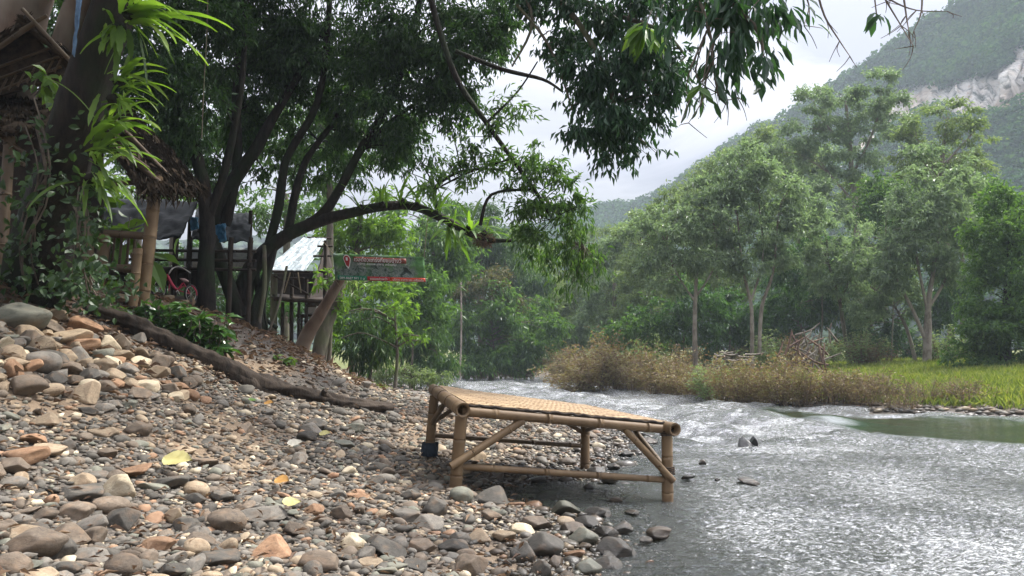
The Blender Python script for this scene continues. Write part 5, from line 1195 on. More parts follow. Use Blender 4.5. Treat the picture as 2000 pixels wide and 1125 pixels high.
tree('airy_bough', 'airy sunlit branch of narrow leaves reaching out over the river in front of the sky', 'branch', [[(820, -80, 9.3, 7), (850, 30, 9.3, 6), (890, 150, 9.3, 6), (950, 240, 9.3, 5), (1000, 310, 9.3, 4.5), (1050, 380, 9.3, 4), (1080, 430, 9.3, 3)],
      [(890, 100, 9.3, 5), (980, 135, 9.3, 4.5), (1060, 155, 9.3, 3.5), (1100, 180, 9.3, 2)], [(1040, 370, 9.3, 3), (960, 380, 9.3, 3), (938, 440, 9.3, 4)], [(950, 240, 9.3, 3), (1010, 180, 9.3, 2), (1050, 120, 9.2, 1.5)], [(1000, 310, 9.3, 2), (920, 335, 9.3, 2), (850, 370, 9.3, 1.5)]],
     [E(990, 215, 50, 40, 9.3, dens=.6), E(950, 290, 50, 40, 9.4, dens=.6), E(1040, 300, 45, 40, 9.3, dens=.8), E(1060, 340, 50, 40, 9.3, dens=.8), E(920, 335, 70, 26, 9.4, dens=.7), E(870, 365, 50, 28, 9.4, dens=.7), E(1090, 380, 60, 45, 9.3, dens=1), E(1050, 430, 60, 45, 9.3, dens=1.2), E(1120, 410, 40, 35, 9.3, dens=.7), E(985, 350, 30, 25, 9.4, dens=.6), E(960, 240, 30, 25, 9.3, dens=.6), E(880, 320, 30, 20, 9.4, dens=.5)],
     LEAF_MID, BARK_DARK, .10, .24, 2.4, .55, seed=41, twr=.006, subr=.3)
tree('hanging_bough', 'greyish green weeping spray hanging below the airy branch over the far river', 'branch', [[(1060, 380, 10, 4), (1090, 420, 10, 3.5), (1120, 450, 10, 3), (1140, 480, 10, 2)]],
     [E(1130, 470, 55, 50, 10, dens=.7), E(1090, 500, 45, 35, 10, dens=.5), E(1150, 520, 35, 40, 10, dens=.45), E(1110, 555, 35, 35, 10, dens=.4), E(1060, 480, 40, 30, 10, dens=.7)], LEAF_MID, TWIG, .10, .22, 2.4, 1.1, seed=42, twr=.005)
tree('overhanging_bough', 'big dark drooping mass of leaves hanging from the top of the picture over the river', 'branch', [[(960, -140, 7.4, 9), (1060, -40, 7.3, 7), (1140, 60, 7.2, 6), (1190, 160, 7.2, 5), (1200, 260, 7.2, 3)],
      [(1060, -40, 7.3, 5), (1180, 20, 7.2, 5), (1290, 60, 7.1, 4), (1340, 110, 7.1, 2.5)], [(1010, 10, 7.3, 3), (1060, 70, 7.3, 3), (1090, 130, 7.3, 2.5), (1120, 220, 7.2, 1.5)], [(1000, -60, 7.4, 4), (1040, 40, 7.3, 3), (1000, 130, 7.4, 2)]],
     [E(1150, 50, 80, 75, 7.3), E(1230, 50, 80, 70, 7.2), E(1190, 130, 95, 70, 7.2), E(1270, 130, 75, 70, 7.1), E(1200, 210, 85, 65, 7.2, dens=1.25), E(1190, 275, 65, 45, 7.2, dens=1.3), E(1265, 215, 35, 35, 7.2), E(1310, 80, 45, 60, 7.0), E(1310, 165, 45, 35, 7.0), E(1075, 20, 60, 50, 7.4, dens=.8), E(1090, 90, 40, 40, 7.4, dens=.6), E(1240, -60, 200, 70, 7.3), E(1010, -40, 70, 60, 7.5), E(1265, 300, 30, 12, 7.2, dens=.6)],
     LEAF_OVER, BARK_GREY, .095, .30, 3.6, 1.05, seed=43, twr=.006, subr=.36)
tree('foreground_bough', 'closest drooping branch with large pointed dark leaves at the top right of centre', 'branch', [[(1250, -160, 4.6, 7), (1340, -60, 4.6, 6), (1420, 0, 4.5, 5), (1480, 60, 4.5, 4), (1490, 110, 4.5, 2.5)],
      [(1340, -60, 4.6, 4), (1380, 40, 4.5, 3), (1390, 120, 4.5, 2), (1350, 190, 4.5, 1.2), (1330, 240, 4.5, .9)], [(1380, 60, 4.5, 2), (1360, 150, 4.5, 1.4), (1420, 190, 4.5, 1)]],
     [E(1330, 5, 60, 35, 4.6), E(1400, 15, 70, 40, 4.5, dens=1.2), E(1470, 40, 55, 55, 4.5, dens=1.3), E(1440, 85, 50, 50, 4.5, dens=1.1), E(1490, 115, 22, 32, 4.5), E(1440, -60, 160, 50, 4.6), E(1380, 170, 22, 12, 4.5, dens=.35)],
     LEAF_OVER, TWIG, .125, .27, 3.2, 1.3, seed=44, near=True, twr=.004, per=7)
def leaf_spray(label, px, py, d, n, L, m, up=(0, 0, -1), seed=0, wr=.3, stemto=None):
    g = np.random.default_rng(seed); c = P(px, py, d); root = thing('leaf_spray', label, 'leaf cluster', c)
    a = g.uniform(0, 6.28, n); dr = np.stack([np.cos(a) * .75, np.sin(a) * .5, -g.uniform(.3, 1.1, n)], 1)
    leaf_cloud('foliage', c + g.normal(size=(n, 3)) * .02, dr, np.array([0, -.7, .7]) + g.normal(size=(n, 3)) * .3, L * g.uniform(.7, 1.2, n), wr, m, root, near=True)
    b = MB(); b.tube([c, (c + P(*stemto)) / 2 + [0, 0, .03], P(*stemto)], [.004, .005, .006], 6, 3); b.build('stem', TWIG, root)
leaf_spray('fresh light green spray of pointed leaves in front of the dark hanging mass', 1262, 52, 6.6, 16, .30, LEAF_LIT, seed=1, stemto=(1290, -20, 6.8))
leaf_spray('lone cluster of five dark leaves on a bare twig at the top right', 1712, 28, 4.4, 7, .13, LEAF_OVER, seed=3, stemto=(1700, -60, 4.4), wr=.32)
leaf_spray('small pair of drooping leaves below the closest branch', 1372, 165, 4.4, 6, .13, LEAF_MID, seed=5, stemto=(1390, 90, 4.5))
def bare_twigs(label, paths, d, seed):
    root = thing('bare_twig', label, 'twig', P(*paths[0][0], d)); g = random.Random(seed); b = MB()
    for p in paths:
        pts = [P(x, y, d + g.uniform(-.1, .1)) for x, y in p]; b.tube(pts, np.linspace(M(2.6, d), M(.7, d), len(pts)), 6, 4, .1)
        for k in range(1, len(p)):
            for r in range(2):
                x, y = p[k]; x2, y2 = x + g.uniform(-40, 40), y + g.uniform(5, 50); b.tube([P(x, y, d), P((x + x2) / 2 + g.uniform(-6, 6), (y + y2) / 2, d + .05), P(x2, y2, d + .1)], [M(1.1, d), M(.8, d), M(.5, d)], 5, 3)
    b.build('twig_stem', TWIG, root)
bare_twigs('tangle of bare thin twigs against the sky at the top right', [[(1700, -60), (1730, 0), (1760, 50), (1784, 90)], [(1690, -40), (1740, 0), (1790, 20), (1850, 22)], [(1590, -40), (1610, 30), (1640, 80), (1660, 110)], [(1760, -40), (1770, 30), (1775, 60)], [(1560, -30), (1580, 10), (1570, 50)], [(1800, -40), (1800, 20), (1785, 60)]], 4.4, 1)
bare_twigs('bare twigs dangling below the closest leafy branch', [[(1400, 60), (1380, 150), (1372, 195), (1345, 240)], [(1390, 100), (1402, 180), (1420, 195), (1440, 190)], [(1400, 20), (1350, 130), (1340, 180)]], 4.5, 2)
# ferns along the arching limb
for i, (x, y, n, L, lab) in enumerate(((705, 405, 12, .34, 'fern tuft on the limb nearest the tree stems'), (745, 398, 14, .36, 'fern tuft second along the arching limb'), (785, 392, 16, .40, 'fern tuft on the crest of the arching limb'), (815, 398, 14, .40, 'fern tuft just past the crest of the arching limb'),
                                 (850, 415, 14, .42, 'fern tuft on the falling part of the limb'), (880, 440, 16, .55, 'fern with long yellow-green fronds hanging low from the limb'), (915, 445, 16, .50, 'fern tuft near the drooping limb end'), (945, 455, 12, .34, 'large fern tuft at the very end of the limb'))):
    fern(x, y, 10.9, n, L, (.1, -.2, .9 if i not in (5,) else -.3), lab, 1.0, .10, 'ferns on the arching limb', 60 + i, LEAF_LIT)
b = MB(); g_ = rng.normal(size=(900, 3)); c = P(945, 468, 11); 
rt = thing('root_tangle', 'brown tangle of old fern roots at the end of the arching limb', 'root tangle', c)
leaf_cloud('root_fibre', c + g_ * [.06, .05, .04], g_ + [0, 0, -.5], rng.normal(size=(900, 3)), .06, .08, LITTER, rt)
# the two leaning trunks below the banner
tree('leaning_stump', 'smooth light brown trunk leaning right under the banner', 'tree', [[(578, 698, 12.6, 15), (600, 655, 12.6, 14), (632, 602, 12.5, 11), (662, 552, 12.45, 9.5), (676, 528, 12.5, 8)]], [E(690, 525, 16, 12, 12.7, dens=.8)], LEAF_MID, BARK_PINK, .12, .3, 2.5, seed=51)
tree('leaning_stump', 'darker rough trunk leaning close behind the smooth light brown one', 'tree', [[(618, 706, 13.2, 17), (632, 650, 13.2, 14), (652, 600, 13.3, 12), (668, 560, 13.4, 8), (674, 520, 13.5, 4)]], [E(682, 535, 22, 30, 13.5, dens=.8)], LEAF_OLIVE, BARK_GREY, .12, .3, 2.5, seed=52)
def liana(label, pts, r, m=BARK_GREY, name='liana'):
    b = MB(); b.tube([P(*p) for p in pts], [M(r, p[2]) for p in pts], 6, 4, .15); return tag(b.build(name, m, None), label, 'liana', 'lianas and aerial roots')
liana('long thin liana hanging straight down left of the dark trunk', [(407, -80, 8), (404, 60, 8), (398, 170, 8), (394, 270, 8)], 1.0)
liana('pale slender upright stem standing in the river edge before the dark far bush', [(898, 742, 36), (901, 640, 36), (900, 520, 36), (903, 470, 36)], 2.0, BARK_PALE)
for i, (x0, y0, x1, y1) in enumerate(((512, 672, 560, 520), (486, 660, 470, 580), (500, 650, 516, 480), (528, 660, 522, 560), (470, 668, 452, 560), (505, 600, 540, 640), (450, 650, 430, 520), (478, 650, 492, 470)  )):
    liana('grey aerial root among the tangled stems of the spreading tree', [(x0, y0 + 8, 10.5 + .1 * i), ((x0 + x1) / 2 + (-1) ** i * 8, (y0 + y1) / 2, 10.6 + .08 * i), (x1, y1, 10.9)], 2.4 + (i % 3), BARK_DARK if i % 2 else BARK_GREY, 'aerial_root')
# leafy plant below the bicycle
def broad_plant(name, label, cx, cy, w, h, d, n, m, leaf, seed=0, wr=.45, cat='plant', group=None):
    g = np.random.default_rng(seed); base = ground_hit(cx, cy + h); d = base[1]; c = P(cx, cy, d); root = thing(name, label, cat, base, group)
    b = MB(); PPx = []; DD = []
    for k in range(max(6, n // 14)):
        tip = c + np.array([g.uniform(-1, 1) * M(w, d), g.uniform(-.5, .5) * M(w, d), g.uniform(-.8, 1) * M(h, d)]); f = base + np.array([(tip[0] - base[0]) * .5, (tip[1] - base[1]) * .5, 0]); f[2] = hgt(f[0], f[1]) - .03
        mid = (f + tip) / 2 + g.normal(size=3) * .04; b.tube([f, mid, tip], [.009, .007, .004], 5, 3)
        for j in range(14): t = g.uniform(.35, 1.02); PPx.append((f * (1 - t) + tip * t) if False else (f * (1 - t) ** 2 + 2 * t * (1 - t) * mid + tip * t * t)); DD.append(np.array([g.normal() * .8, g.normal() * .8, g.uniform(-.5, .45)]))
    PPx = np.array(PPx); k = len(PPx); leaf_cloud('foliage', PPx, np.array(DD), np.array([0, -.25, 1.0]) + g.normal(size=(k, 3)) * .35, leaf * g.uniform(.6, 1.3, k), wr, m, root, near=True)
    b.build('stem', TWIG, root)
GLOSSY = leaf_mat('leaf_glossy', [(.02, .06, .015), (.04, .10, .02), (.07, .15, .03)], .3, rough=.3, spec=.6)
broad_plant('broadleaf_shrub', 'glossy green broadleaf shrub on the bank above the log', 335, 622, 58, 36, 8.2, 520, GLOSSY, .12, 3)
broad_plant('broadleaf_shrub', 'lower right end of the glossy green shrubs beside the fig roots', 395, 650, 54, 36, 8.6, 480, GLOSSY, .13, 4)
broad_plant('seedling', 'small green seedling at the foot of the leaning trunks', 556, 700, 20, 10, 10.5, 40, LEAF_LIT, .09, 5)
broad_plant('seedling', 'small plant growing on the slope beside the bottom step log', 215, 598, 34, 14, 6.8, 80, LEAF_MID, .08, 6)

# ------------------------------------------------------------------ far left bank: bushes and trees
def bush(name, label, ells, d, m, leaf, wr=.28, droop=.5, lai=3.2, seed=0, group=None, trunk=None, bark=BARK_GREY, cat='bush', dens=1.0, **k):
    e0 = ells[0]; bx, by = e0[0], e0[1] + e0[3] * .9
    if trunk is None:
        bp = P(bx, by, d); bz = hgt(bp[0], bp[1]); rowb = HOR + F * (1 - bz) / d
        trunk = [(bx, max(rowb + 3, by), d, 60.0 / d), (bx + 6, (max(rowb, by) + e0[1]) / 2, d, 50. / d), (bx, e0[1] - e0[3] * .5, d, 22. / d)]
    else: trunk = [(x, y, d, r) for x, y, r in trunk]
    return tree(name, label, cat, [trunk], [E(x, y, rx, ry, d, dens=dens) for x, y, rx, ry in ells], m, bark, leaf, wr, lai, droop, group, seed, 4, twr=.02, **k)
G1 = 'trees and bushes along the far left bank'
bush('bamboo_thicket', 'drooping dark green bamboo bush right under the banner', [(720, 630, 55, 45), (700, 660, 45, 45), (745, 670, 40, 40)], 17, LEAF_BAMBOO, .20, .16, 1.0, seed=101, group=G1, bark=TWIG)
bush('vine_covered_bush', 'vine covered yellow-green bush just below the banner', [(700, 570, 60, 30), (670, 610, 40, 40), (760, 590, 50, 40)], 18.5, LEAF_LIT, .15, .4, seed=102, group=G1)
bush('broadleaf_tree', 'sunlit yellow-green tree behind the left end of the banner', [(700, 460, 70, 45), (730, 420, 60, 50), (660, 450, 40, 50), (770, 470, 40, 40)], 20, LEAF_LIT, .17, .35, seed=103, group=G1, trunk=[(690, 640, 7), (695, 520, 6), (705, 420, 4)])
bush('bamboo_thicket', 'arching bamboo clump hanging to the water left of the pale upright stem', [(850, 680, 50, 38), (810, 650, 50, 40), (870, 720, 28, 26), (790, 700, 40, 36)], 27, LEAF_BAMBOO, .24, .16, 1.0, seed=104, group=G1, bark=TWIG)
bush('vine_covered_bush', 'bright green leafy bush right of the banner', [(800, 600, 60, 45), (840, 570, 50, 45), (780, 560, 50, 40), (850, 620, 40, 30)], 25, LEAF_MID, .2, .35, seed=105, group=G1)
bush('broadleaf_tree', 'dull blue-green tree standing above the banner right end', [(830, 490, 70, 60), (880, 450, 60, 60), (790, 440, 50, 50), (860, 530, 50, 40)], 30, LEAF_MID, .24, .35, seed=106, group=G1, trunk=[(840, 690, 6), (845, 560, 5), (850, 450, 3)])
bush('broadleaf_tree', 'light green tree top showing under the arching limb', [(920, 430, 60, 40), (960, 470, 50, 50), (890, 480, 40, 40), (870, 420, 40, 30)], 43, LEAF_BAMBOO, .25, .2, .8, seed=107, group=G1, trunk=[(940, 700, 7), (940, 560, 6), (935, 450, 3)])
bush('dark_tree', 'dense dark green tree leaning over the far bend of the river', [(960, 660, 80, 55), (900, 640, 40, 60), (1000, 700, 45, 35), (930, 700, 50, 35), (970, 600, 60, 40), (1045, 690, 36, 36), (1060, 650, 40, 36), (1022, 684, 36, 44)], 38, LEAF_MID, .26, .35, seed=108, group=G1, lai=4)
bush('reddish_tree', 'reddish-topped bush above the dense dark tree at the bend', [(960, 565, 55, 35), (1000, 590, 40, 30), (920, 580, 35, 28)], 39, LEAF_RED, .24, .35, seed=109, group=G1, trunk=[(960, 720, 6), (960, 620, 5), (960, 560, 3)])
bush('dark_tree', 'dark drooping tree above the reddish-topped bush', [(980, 500, 70, 55), (1030, 530, 45, 50), (930, 520, 50, 45)], 44, LEAF_BAMBOO, .28, .2, 1.0, seed=110, group=G1, trunk=[(985, 720, 7), (985, 600, 6), (985, 480, 3)])
bush('pale_trunk_tree', 'tree with a straight pale trunk beyond the river bend', [(1050, 560, 55, 55), (1010, 560, 35, 45), (1080, 610, 50, 50), (1020, 470, 40, 40)], 50, LEAF_OLIVE, .3, .35, seed=111, group=G1, trunk=[(1021, 712, 3.5), (1021, 640, 3.3), (1020, 560, 3), (1018, 470, 2)], bark=BARK_PALE)
bush('bamboo_thicket', 'pale green feathery bamboo beyond the river bend on the right', [(1180, 560, 70, 60), (1230, 500, 55, 50), (1130, 600, 50, 60), (1180, 480, 40, 40), (1110, 670, 50, 40), (1180, 650, 70, 50), (1080, 690, 40, 30), (1250, 620, 60, 50)], 52, LEAF_OLIVE, .32, .16, .8, seed=112, group=G1, bark=TWIG)
bush('waterside_bush', 'low brownish bush at the water edge below the dense dark tree', [(980, 720, 70, 18), (900, 722, 20, 16), (1030, 716, 30, 16)], 41, LEAF_RED, .2, .3, seed=113, group=G1)
bush('waterside_bush', 'low brown-green scrub at the foot of the drooping bamboo on the left shore', [(800, 732, 60, 18), (760, 732, 40, 20), (850, 736, 30, 12)], 24, LEAF_OLIVE, .12, .3, seed=114, group=G1)
bush('broadleaf_tree', 'dim tree filling the gap left of the shed roof', [(560, 400, 80, 50), (500, 430, 60, 40), (620, 400, 60, 60), (440, 400, 60, 40)], 24, LEAF_MID, .2, .35, seed=115, group=G1, dens=.45, trunk=[(560, 640, 8), (560, 480, 7), (560, 380, 3)])
bush('broadleaf_tree', 'pale lit tree seen under the thatched eave and above the tarpaulin', [(250, 360, 80, 40), (340, 380, 70, 40), (180, 380, 60, 60), (440, 390, 50, 30)], 19, LEAF_LIT, .2, .35, seed=116, group=G1, trunk=[(270, 560, 8), (270, 450, 7), (270, 350, 3)], dens=.8)
bush('broadleaf_tree', 'dark understorey tree behind the sheds', [(420, 530, 90, 60), (560, 560, 80, 60), (300, 540, 80, 60), (640, 600, 50, 60)], 22, LEAF_DARK, .2, .35, seed=117, group=G1, dens=.7)
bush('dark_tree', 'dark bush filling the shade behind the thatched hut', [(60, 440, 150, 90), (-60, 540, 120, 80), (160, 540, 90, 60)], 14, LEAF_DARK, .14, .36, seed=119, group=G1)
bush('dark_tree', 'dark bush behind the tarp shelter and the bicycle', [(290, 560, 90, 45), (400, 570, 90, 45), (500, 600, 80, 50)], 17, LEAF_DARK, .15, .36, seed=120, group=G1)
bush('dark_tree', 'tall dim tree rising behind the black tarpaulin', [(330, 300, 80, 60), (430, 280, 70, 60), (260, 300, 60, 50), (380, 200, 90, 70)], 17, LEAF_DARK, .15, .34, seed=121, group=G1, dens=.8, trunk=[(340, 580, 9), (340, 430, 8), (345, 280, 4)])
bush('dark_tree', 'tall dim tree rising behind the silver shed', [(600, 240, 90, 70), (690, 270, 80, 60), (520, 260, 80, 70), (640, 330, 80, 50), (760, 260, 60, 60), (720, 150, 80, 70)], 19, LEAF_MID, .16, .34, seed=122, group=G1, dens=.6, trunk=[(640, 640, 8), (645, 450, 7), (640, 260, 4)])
bush('yellow_shrub', 'bright yellow-green shrub beside the left edge of the banner', [(640, 545, 24, 28), (655, 585, 20, 24)], 13.2, LEAF_LIT, .12, .4, seed=124, lai=2.4)
bush('dark_tree', 'dark foliage filling the gaps around the pale trunks above the hut', [(60, 40, 120, 90), (160, 90, 70, 90), (-60, 120, 100, 90)], 12.5, LEAF_DARK, .12, .32, seed=123, group=G1, trunk=[(130, 560, 9), (130, 300, 8), (125, 60, 6)])
bush('dark_tree', 'deep green layered tree behind the banner and the bright bushes', [(780, 530, 60, 60), (880, 560, 60, 60), (830, 650, 55, 50), (720, 530, 50, 60), (760, 610, 50, 50), (1040, 620, 50, 50), (990, 640, 40, 50)], 40, LEAF_MID, .26, .36, seed=125, group=G1, lai=3.6)
bush('dark_tree', 'low dark undergrowth closing the gap beneath the slender and twin trunks', [(1410, 682, 50, 26), (1330, 684, 46, 26), (1470, 684, 40, 24)], 37, LEAF_DARK, .2, .36, seed=126, group='trees on the right bank', lai=3.4)
bush('dark_tree', 'low dark undergrowth closing the gap beside the broad grey-green tree trunk', [(1771, 684, 44, 24), (1850, 686, 44, 22), (1700, 684, 40, 24)], 35, LEAF_DARK, .2, .36, seed=127, group='trees on the right bank', lai=3.4)
bush('hanging_vine', 'bright yellow-green vine trailing down the bush right of the leaning trunks', [(770, 620, 12, 40), (790, 650, 14, 16), (820, 660, 24, 8), (660, 640, 18, 50)], 16.5, LEAF_LIT, .12, .4, seed=118, group=G1)

# ------------------------------------------------------------------ right bank trees
G2 = 'trees on the right bank'
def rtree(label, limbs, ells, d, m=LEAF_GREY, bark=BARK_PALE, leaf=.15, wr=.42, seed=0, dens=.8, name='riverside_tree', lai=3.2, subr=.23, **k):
    return tree(name, label, 'tree', [[(x, y, d, r * .8) for x, y, r in L] for L in limbs], [E(x, y, rx * 1.12, ry * 1.12, d, dens=dens * 1.15) for x, y, rx, ry in ells], m, bark, leaf, wr, lai, .35, G2, seed, 9, twr=.013, subr=subr, **k)
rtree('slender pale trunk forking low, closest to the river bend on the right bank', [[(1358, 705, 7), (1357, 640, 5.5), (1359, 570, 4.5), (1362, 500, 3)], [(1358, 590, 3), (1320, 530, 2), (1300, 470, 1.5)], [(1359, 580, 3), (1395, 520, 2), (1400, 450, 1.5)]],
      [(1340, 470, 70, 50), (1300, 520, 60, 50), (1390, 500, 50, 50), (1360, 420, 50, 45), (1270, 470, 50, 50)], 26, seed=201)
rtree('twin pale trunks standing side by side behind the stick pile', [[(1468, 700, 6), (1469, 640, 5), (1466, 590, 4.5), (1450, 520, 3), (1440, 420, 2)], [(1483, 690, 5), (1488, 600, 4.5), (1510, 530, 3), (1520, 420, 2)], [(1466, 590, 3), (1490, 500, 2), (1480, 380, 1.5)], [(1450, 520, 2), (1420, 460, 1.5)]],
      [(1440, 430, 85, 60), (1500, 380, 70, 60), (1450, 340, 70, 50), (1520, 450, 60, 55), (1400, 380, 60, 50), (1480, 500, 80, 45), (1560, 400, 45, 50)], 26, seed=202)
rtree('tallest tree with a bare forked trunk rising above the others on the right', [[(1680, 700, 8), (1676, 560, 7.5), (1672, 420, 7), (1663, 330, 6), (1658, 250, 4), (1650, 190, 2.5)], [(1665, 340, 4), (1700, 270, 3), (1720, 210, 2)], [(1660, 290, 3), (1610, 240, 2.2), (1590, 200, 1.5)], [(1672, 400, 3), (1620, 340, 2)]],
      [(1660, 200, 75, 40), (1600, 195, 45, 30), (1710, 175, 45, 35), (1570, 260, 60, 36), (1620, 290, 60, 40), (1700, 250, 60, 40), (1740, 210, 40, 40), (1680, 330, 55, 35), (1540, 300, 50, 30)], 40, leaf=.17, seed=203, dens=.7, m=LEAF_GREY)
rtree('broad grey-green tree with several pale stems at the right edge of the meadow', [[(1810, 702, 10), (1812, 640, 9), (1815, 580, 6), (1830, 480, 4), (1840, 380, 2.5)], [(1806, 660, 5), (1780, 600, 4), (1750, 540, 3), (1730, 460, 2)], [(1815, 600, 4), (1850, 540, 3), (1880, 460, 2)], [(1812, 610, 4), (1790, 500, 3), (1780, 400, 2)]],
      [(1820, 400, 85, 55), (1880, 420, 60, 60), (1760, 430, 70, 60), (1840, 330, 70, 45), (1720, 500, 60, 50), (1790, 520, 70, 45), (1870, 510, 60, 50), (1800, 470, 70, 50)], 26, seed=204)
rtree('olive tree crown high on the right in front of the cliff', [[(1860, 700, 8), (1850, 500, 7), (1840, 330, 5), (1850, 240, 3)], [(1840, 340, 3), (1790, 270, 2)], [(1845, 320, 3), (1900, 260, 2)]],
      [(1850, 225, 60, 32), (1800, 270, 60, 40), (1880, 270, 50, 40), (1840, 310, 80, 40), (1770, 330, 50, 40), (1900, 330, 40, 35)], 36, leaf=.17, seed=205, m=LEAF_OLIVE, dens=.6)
rtree('dense dark green tree at the right edge of the picture', [[(1965, 720, 12), (1965, 640, 10), (1970, 520, 7), (1980, 430, 4)]], [(1970, 480, 60, 70), (2010, 420, 70, 60), (1950, 560, 60, 60), (2020, 560, 70, 80), (1980, 640, 80, 50), (1930, 640, 50, 40), (1900, 690, 50, 26), (1965, 695, 60, 26)], 21, LEAF_MID, BARK_DARK, .13, .4, 206, 1.1, 'dark_tree', 3.4, .36)
rtree('grey trunk leaning left between the twin trunks and the broad tree', [[(1660, 702, 6), (1648, 640, 5), (1640, 590, 4), (1620, 520, 3)], [(1640, 590, 3), (1670, 520, 2)]], [(1620, 510, 60, 45), (1670, 480, 50, 50), (1600, 450, 50, 45), (1650, 560, 60, 30)], 28, LEAF_GREY, BARK_GREY, .13, .36, 207)
rtree('low branching tree with pale bare boughs left of the broad grey-green tree', [[(1790, 700, 5), (1770, 640, 4), (1740, 590, 3), (1700, 560, 2)]], [(1720, 560, 50, 40), (1690, 600, 50, 30), (1760, 600, 50, 30)], 27, LEAF_GREY, BARK_PALE, .13, .36, 208)
rtree('hazy tree row end nearest the far hills, left of the slender trunk', [[(1270, 700, 6), (1268, 600, 5), (1265, 480, 3)]], [(1260, 470, 55, 50), (1230, 530, 50, 50), (1290, 560, 60, 50), (1240, 600, 50, 60), (1290, 420, 40, 35), (1330, 400, 40, 40)], 38, LEAF_OLIVE, BARK_GREY, .17, .36, 209)
rtree('slope tree behind the twin trunks with its top against the sky', [[(1430, 700, 7), (1425, 520, 6), (1420, 400, 4), (1420, 340, 2)]], [(1420, 340, 60, 45), (1370, 380, 50, 40), (1480, 290, 60, 40), (1450, 400, 70, 50), (1530, 340, 50, 50)], 46, LEAF_OLIVE, BARK_GREY, .2, .36, 210)
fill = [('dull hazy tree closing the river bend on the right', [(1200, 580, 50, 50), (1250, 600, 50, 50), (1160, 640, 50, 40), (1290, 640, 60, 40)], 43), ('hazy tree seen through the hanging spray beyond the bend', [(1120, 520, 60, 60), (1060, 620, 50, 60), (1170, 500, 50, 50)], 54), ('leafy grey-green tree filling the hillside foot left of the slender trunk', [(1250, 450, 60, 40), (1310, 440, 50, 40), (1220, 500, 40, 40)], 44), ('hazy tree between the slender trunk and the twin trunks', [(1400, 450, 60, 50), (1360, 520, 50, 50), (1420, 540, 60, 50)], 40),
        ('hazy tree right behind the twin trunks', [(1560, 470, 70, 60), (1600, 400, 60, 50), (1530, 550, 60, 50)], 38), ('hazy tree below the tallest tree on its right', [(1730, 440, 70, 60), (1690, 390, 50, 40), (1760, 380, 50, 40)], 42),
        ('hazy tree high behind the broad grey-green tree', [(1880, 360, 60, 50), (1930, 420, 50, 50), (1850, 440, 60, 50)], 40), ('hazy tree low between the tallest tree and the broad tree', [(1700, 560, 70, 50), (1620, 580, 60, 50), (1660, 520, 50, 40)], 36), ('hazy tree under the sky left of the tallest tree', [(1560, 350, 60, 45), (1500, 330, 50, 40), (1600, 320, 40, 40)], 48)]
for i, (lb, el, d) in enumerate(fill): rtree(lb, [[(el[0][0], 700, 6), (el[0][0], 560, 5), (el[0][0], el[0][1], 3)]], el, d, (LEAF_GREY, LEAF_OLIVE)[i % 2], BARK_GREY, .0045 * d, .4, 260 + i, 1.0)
back = [(1330, 600, 70, 60, 'first'), (1420, 610, 60, 60, ''), (1560, 600, 70, 60, ''), (1700, 640, 60, 50, ''), (1600, 520, 80, 60, ''), (1740, 400, 60, 60, ''), (1880, 590, 60, 60, ''), (1500, 640, 50, 50, ''), (1240, 650, 60, 40, ''), (1910, 420, 50, 60, '')]
blab = ['dark understorey bush behind the slender pale trunk', 'dark understorey bush between the slender trunk and the twin trunks', 'dark understorey tree right of the twin trunks', 'dark bush left of the broad grey-green tree base', 'dark tree filling the gap behind the grey leaning trunk',
        'deep green tree below the tallest tree fork', 'dark bush right of the broad grey-green tree base', 'dark low bush directly behind the twin trunks', 'dull green bush behind the scrub at the river bend', 'dark tree crown between the olive crown and the right edge']
for i, (x, y, rx, ry, _) in enumerate(back):
    bush('dark_tree', blab[i], [(x, y, rx, ry), (x - rx * .7, y + ry * .3, rx * .6, ry * .6), (x + rx * .7, y + ry * .3, rx * .6, ry * .6)], 33 + (i % 4), LEAF_DARK if i not in (5, 9, 8) else LEAF_MID, .22, .36, seed=230 + i, group=G2, lai=3.4)
# riverside scrub: five kinds, copied
def scrub_proto(seed, h=1.2, leaves=520, m=LEAF_SCRUB):
    g = np.random.default_rng(seed); root = thing('scrub_bush', '', 'bush', (0, 0, 0), 'scrub bushes along the right shore'); b = MB(); PPx = []; DD = []
    for k in range(26):
        a = g.uniform(0, 6.28); r = g.uniform(.2, .75); top = np.array([math.cos(a) * r, math.sin(a) * r, h * g.uniform(.55, 1.1)]); mid = top * .5 + np.array([math.cos(a) * .02, math.sin(a) * .02, .08])
        f = np.array([math.cos(a) * .12, math.sin(a) * .12, -.1]); b.tube([f, mid, top], [.009, .006, .003], 4, 3, cap=False)
        for q in range(3): t = g.uniform(.4, .9); s_ = f * (1 - t) ** 2 + 2 * t * (1 - t) * mid + top * t * t; e = s_ + g.normal(size=3) * .16 + [0, 0, .12]; b.tube([s_, e], [.004, .002], 4, 1, cap=False)
        for j in range(leaves // 26): t = g.uniform(.25, 1.05); PPx.append(f * (1 - t) ** 2 + 2 * t * (1 - t) * mid + top * t * t + g.normal(size=3) * .085); DD.append(g.normal(size=3) + [0, 0, .25])
    b.build('stem', SCRUBSTEM, root); PPx = np.array(PPx); leaf_cloud('foliage', PPx, np.array(DD), g.normal(size=(len(PPx), 3)) + [0, 0, .6], .08 * g.uniform(.6, 1.4, len(PPx)), .45, m, root); return root
PRO = [scrub_proto(301, 1.2, 1100), scrub_proto(302, 1.3, 1500), scrub_proto(303, 1.1, 850), scrub_proto(304, .9, 200), scrub_proto(305, 1.4, 1300, LEAF_OLIVE)]
spots = []
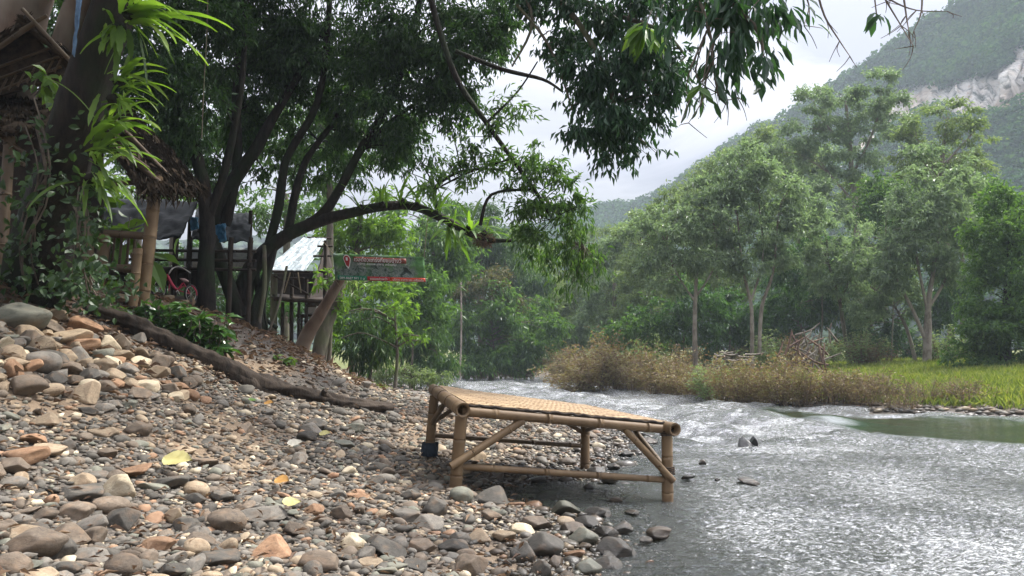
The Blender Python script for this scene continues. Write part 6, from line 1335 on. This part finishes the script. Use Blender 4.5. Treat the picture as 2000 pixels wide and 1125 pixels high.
for px, py, h, kd in ((1090, 742, 1.2, 1), (1110, 745, 1.3, 0), (1130, 747, 1.3, 1), (1150, 750, 1.5, 1), (1172, 752, 1.4, 0), (1195, 755, 1.45, 1), (1218, 758, 1.3, 2), (1240, 762, 1.35, 0), (1265, 766, 1.25, 1), (1290, 770, 1.2, 0), (1318, 772, 1.15, 2), (1345, 775, 1.1, 1), (1372, 777, 1.05, 0), (1400, 780, 1.0, 4),
                      (1430, 783, .95, 0), (1462, 785, .9, 1), (1495, 787, .85, 2), (1528, 789, .95, 0), (1560, 791, 1.0, 1), (1592, 793, 1.0, 3), (1625, 794, 1.0, 0), (1655, 796, .95, 3), (1688, 798, .8, 2), (1720, 799, .7, 3), (1760, 802, .7, 3), (1795, 804, .55, 3), (1915, 806, .85, 3), (1985, 806, .3, 3), (1742, 797, .85, 3), (1778, 799, .8, 3), (1832, 802, .7, 3), (1865, 803, .5, 3), (1700, 794, .9, 2), (1895, 803, .8, 3), (1672, 792, 1.0, 3),
                      (1120, 728, 1.5, 1), (1165, 730, 1.6, 0), (1215, 733, 1.5, 1), (1270, 736, 1.3, 4), (1330, 738, 1.2, 0), (1385, 742, 1.1, 4), (1440, 745, 1.0, 1), (1510, 748, 1.2, 4), (1580, 750, 1.1, 1), (1640, 752, 1.0, 4), (1705, 735, 1.1, 2), (1735, 722, 1.3, 3), (1850, 712, 1.2, 4), (1900, 715, 1.0, 4), (1500, 728, 1.6, 4), (1600, 725, 1.5, 3), (1570, 735, 1.2, 1), (1950, 716, 1.2, 4), (1690, 716, 1.4, 4)):
    spots.append((px, py, h, kd))
def scrub_row():
    used = set(); marks = ['at the river bend', 'before the hazy tree', 'before the slender trunk', 'before the stick pile', 'before the red branches', 'left of the meadow', 'before the meadow', 'near the right edge']
    mx_ = [1160, 1290, 1390, 1500, 1640, 1730, 1850, 2100]; cnt = {}
    kinds = ['twiggy brown scrub bush', 'full brown-olive scrub bush', 'thin brown scrub bush', 'nearly bare twiggy scrub bush', 'greener olive scrub bush']
    for i, (px, py, h, kd) in enumerate(spots):
        if py > 738:
            r = ray(px, py); k = -.97 / r[2]; x, y = r[0] * k, r[1] * k
        else: y = 26.0; x = P(px, py, y)[0]
        y += .35
        p = PRO[kd]; o = p if kd not in used else copy_tree(p); used.add(kd)
        o.location = (x, y, hgt(x, y) - .02); s = h * random.uniform(.78, 1.05); w_ = random.uniform(1.0, 1.3); o.scale = (s * w_, s * w_, s * random.uniform(.6, .95)); o.rotation_euler = (0, 0, random.uniform(0, 6.28))
        seg = int(np.searchsorted(mx_, px)); row = 'in the front row' if py > 738 else 'in the back row'
        cnt.setdefault((kd, seg, row), []).append((px, o))
    ordn = ['leftmost', 'second from left', 'third from left', 'fourth from left', 'fifth from left', 'sixth from left', 'seventh from left', 'eighth from left', 'ninth from left', 'tenth from left']
    for (kd, seg, row), L in cnt.items():
        L.sort(key=lambda t: t[0])
        for i, (px, o) in enumerate(L): o['label'] = f"{kinds[kd]} {row} {marks[seg]}" + (f", {ordn[i]}" if len(L) > 1 else '')
scrub_row()
# stick piles
def sticks(name, label, cx, cy, w, h, d, n, m, seed, flat=True):
    g = random.Random(seed); c = P(cx, cy, d); base = c.copy(); root = thing(name, label, 'driftwood', base); b = MB()
    for k in range(n):
        x = g.uniform(-.5, .5) * M(w, d); z = g.uniform(-.5, .5) * M(h, d); a = g.gauss(0, .12) if flat else g.uniform(.2, 2.8); L = M(w, d) * g.uniform(.35, .6) if flat else M(h, d) * g.uniform(.5, 1)
        o = c + [x, g.uniform(-.3, .3), z]; v = np.array([math.cos(a), g.gauss(0, .2), math.sin(a)]) * L
        b.tube([o - v * .5, o + [g.gauss(0, .05), 0, g.gauss(0, .06)], o + v * .5], [M(2.2, d), M(1.9, d), M(1.0, d)], 6, 3, .1)
    b.build('stick', m, root)
sticks('stick_pile', 'heap of pale flat-lying driftwood poles behind the scrub below the twin trunks', 1440, 703, 74, 34, 23, 18, BARK_PALE, 1)
sticks('dead_branches', 'tangle of reddish dead branches in the scrub right of the stick pile', 1560, 692, 90, 60, 22, 20, bark_mat('red_bark', (.06, .04, .032), (.14, .088, .066)), 2, False)
sticks('dead_branches', 'bare pale upright dead branches beside the reddish tangle', 1600, 672, 70, 60, 23, 16, BARK_PALE, 4, False)
sticks('driftwood_heap', 'grey driftwood logs heaped at the far end of the river', 1045, 718, 50, 26, 40, 14, BARK_GREY, 3)
def shore_stones():
    n = 900; y = rng.uniform(11, 24, n); x = shoreR(y) + np.abs(rng.normal(size=n)) * .4 - .1; k = x / y < .8; x, y = x[k], y[k]; g = random.Random(9)
    Vs, Fs, nv = [], [], 0
    for a, b_ in zip(x, y):
        r = g.uniform(.02, .09); k_ = g.randrange(12); v = SHAPES1[k_] * [r * 1.2, r, r * .5]; Vs.append(v + [a, b_, hgt(a, b_) + r * .2]); Fs.append(F1 + nv); nv += len(v)
    kind(obj('shore_gravel', mesh_np('shore_gravel', np.vstack(Vs), np.vstack(Fs)), bpy.data.materials['stone_mixed']), 'stuff')
shore_stones()

# ------------------------------------------------------------------ air
def haze():
    b = MB(); b.box((70, 135, 56), (330, 0, 0), (0, 195, 0), (0, 0, 62)); 
    m = bpy.data.materials.new('haze'); m.use_nodes = True; t = m.node_tree; t.nodes.clear(); o = t.nodes.new('ShaderNodeOutputMaterial'); v = t.nodes.new('ShaderNodeVolumePrincipled')
    v.inputs['Color'].default_value = (.78, .90, 1, 1); v.inputs['Density'].default_value = .00092; v.inputs['Anisotropy'].default_value = 0
    t.links.new(v.outputs[0], o.inputs['Volume']); kind(b.build('haze', m, None, False), 'stuff')
haze()
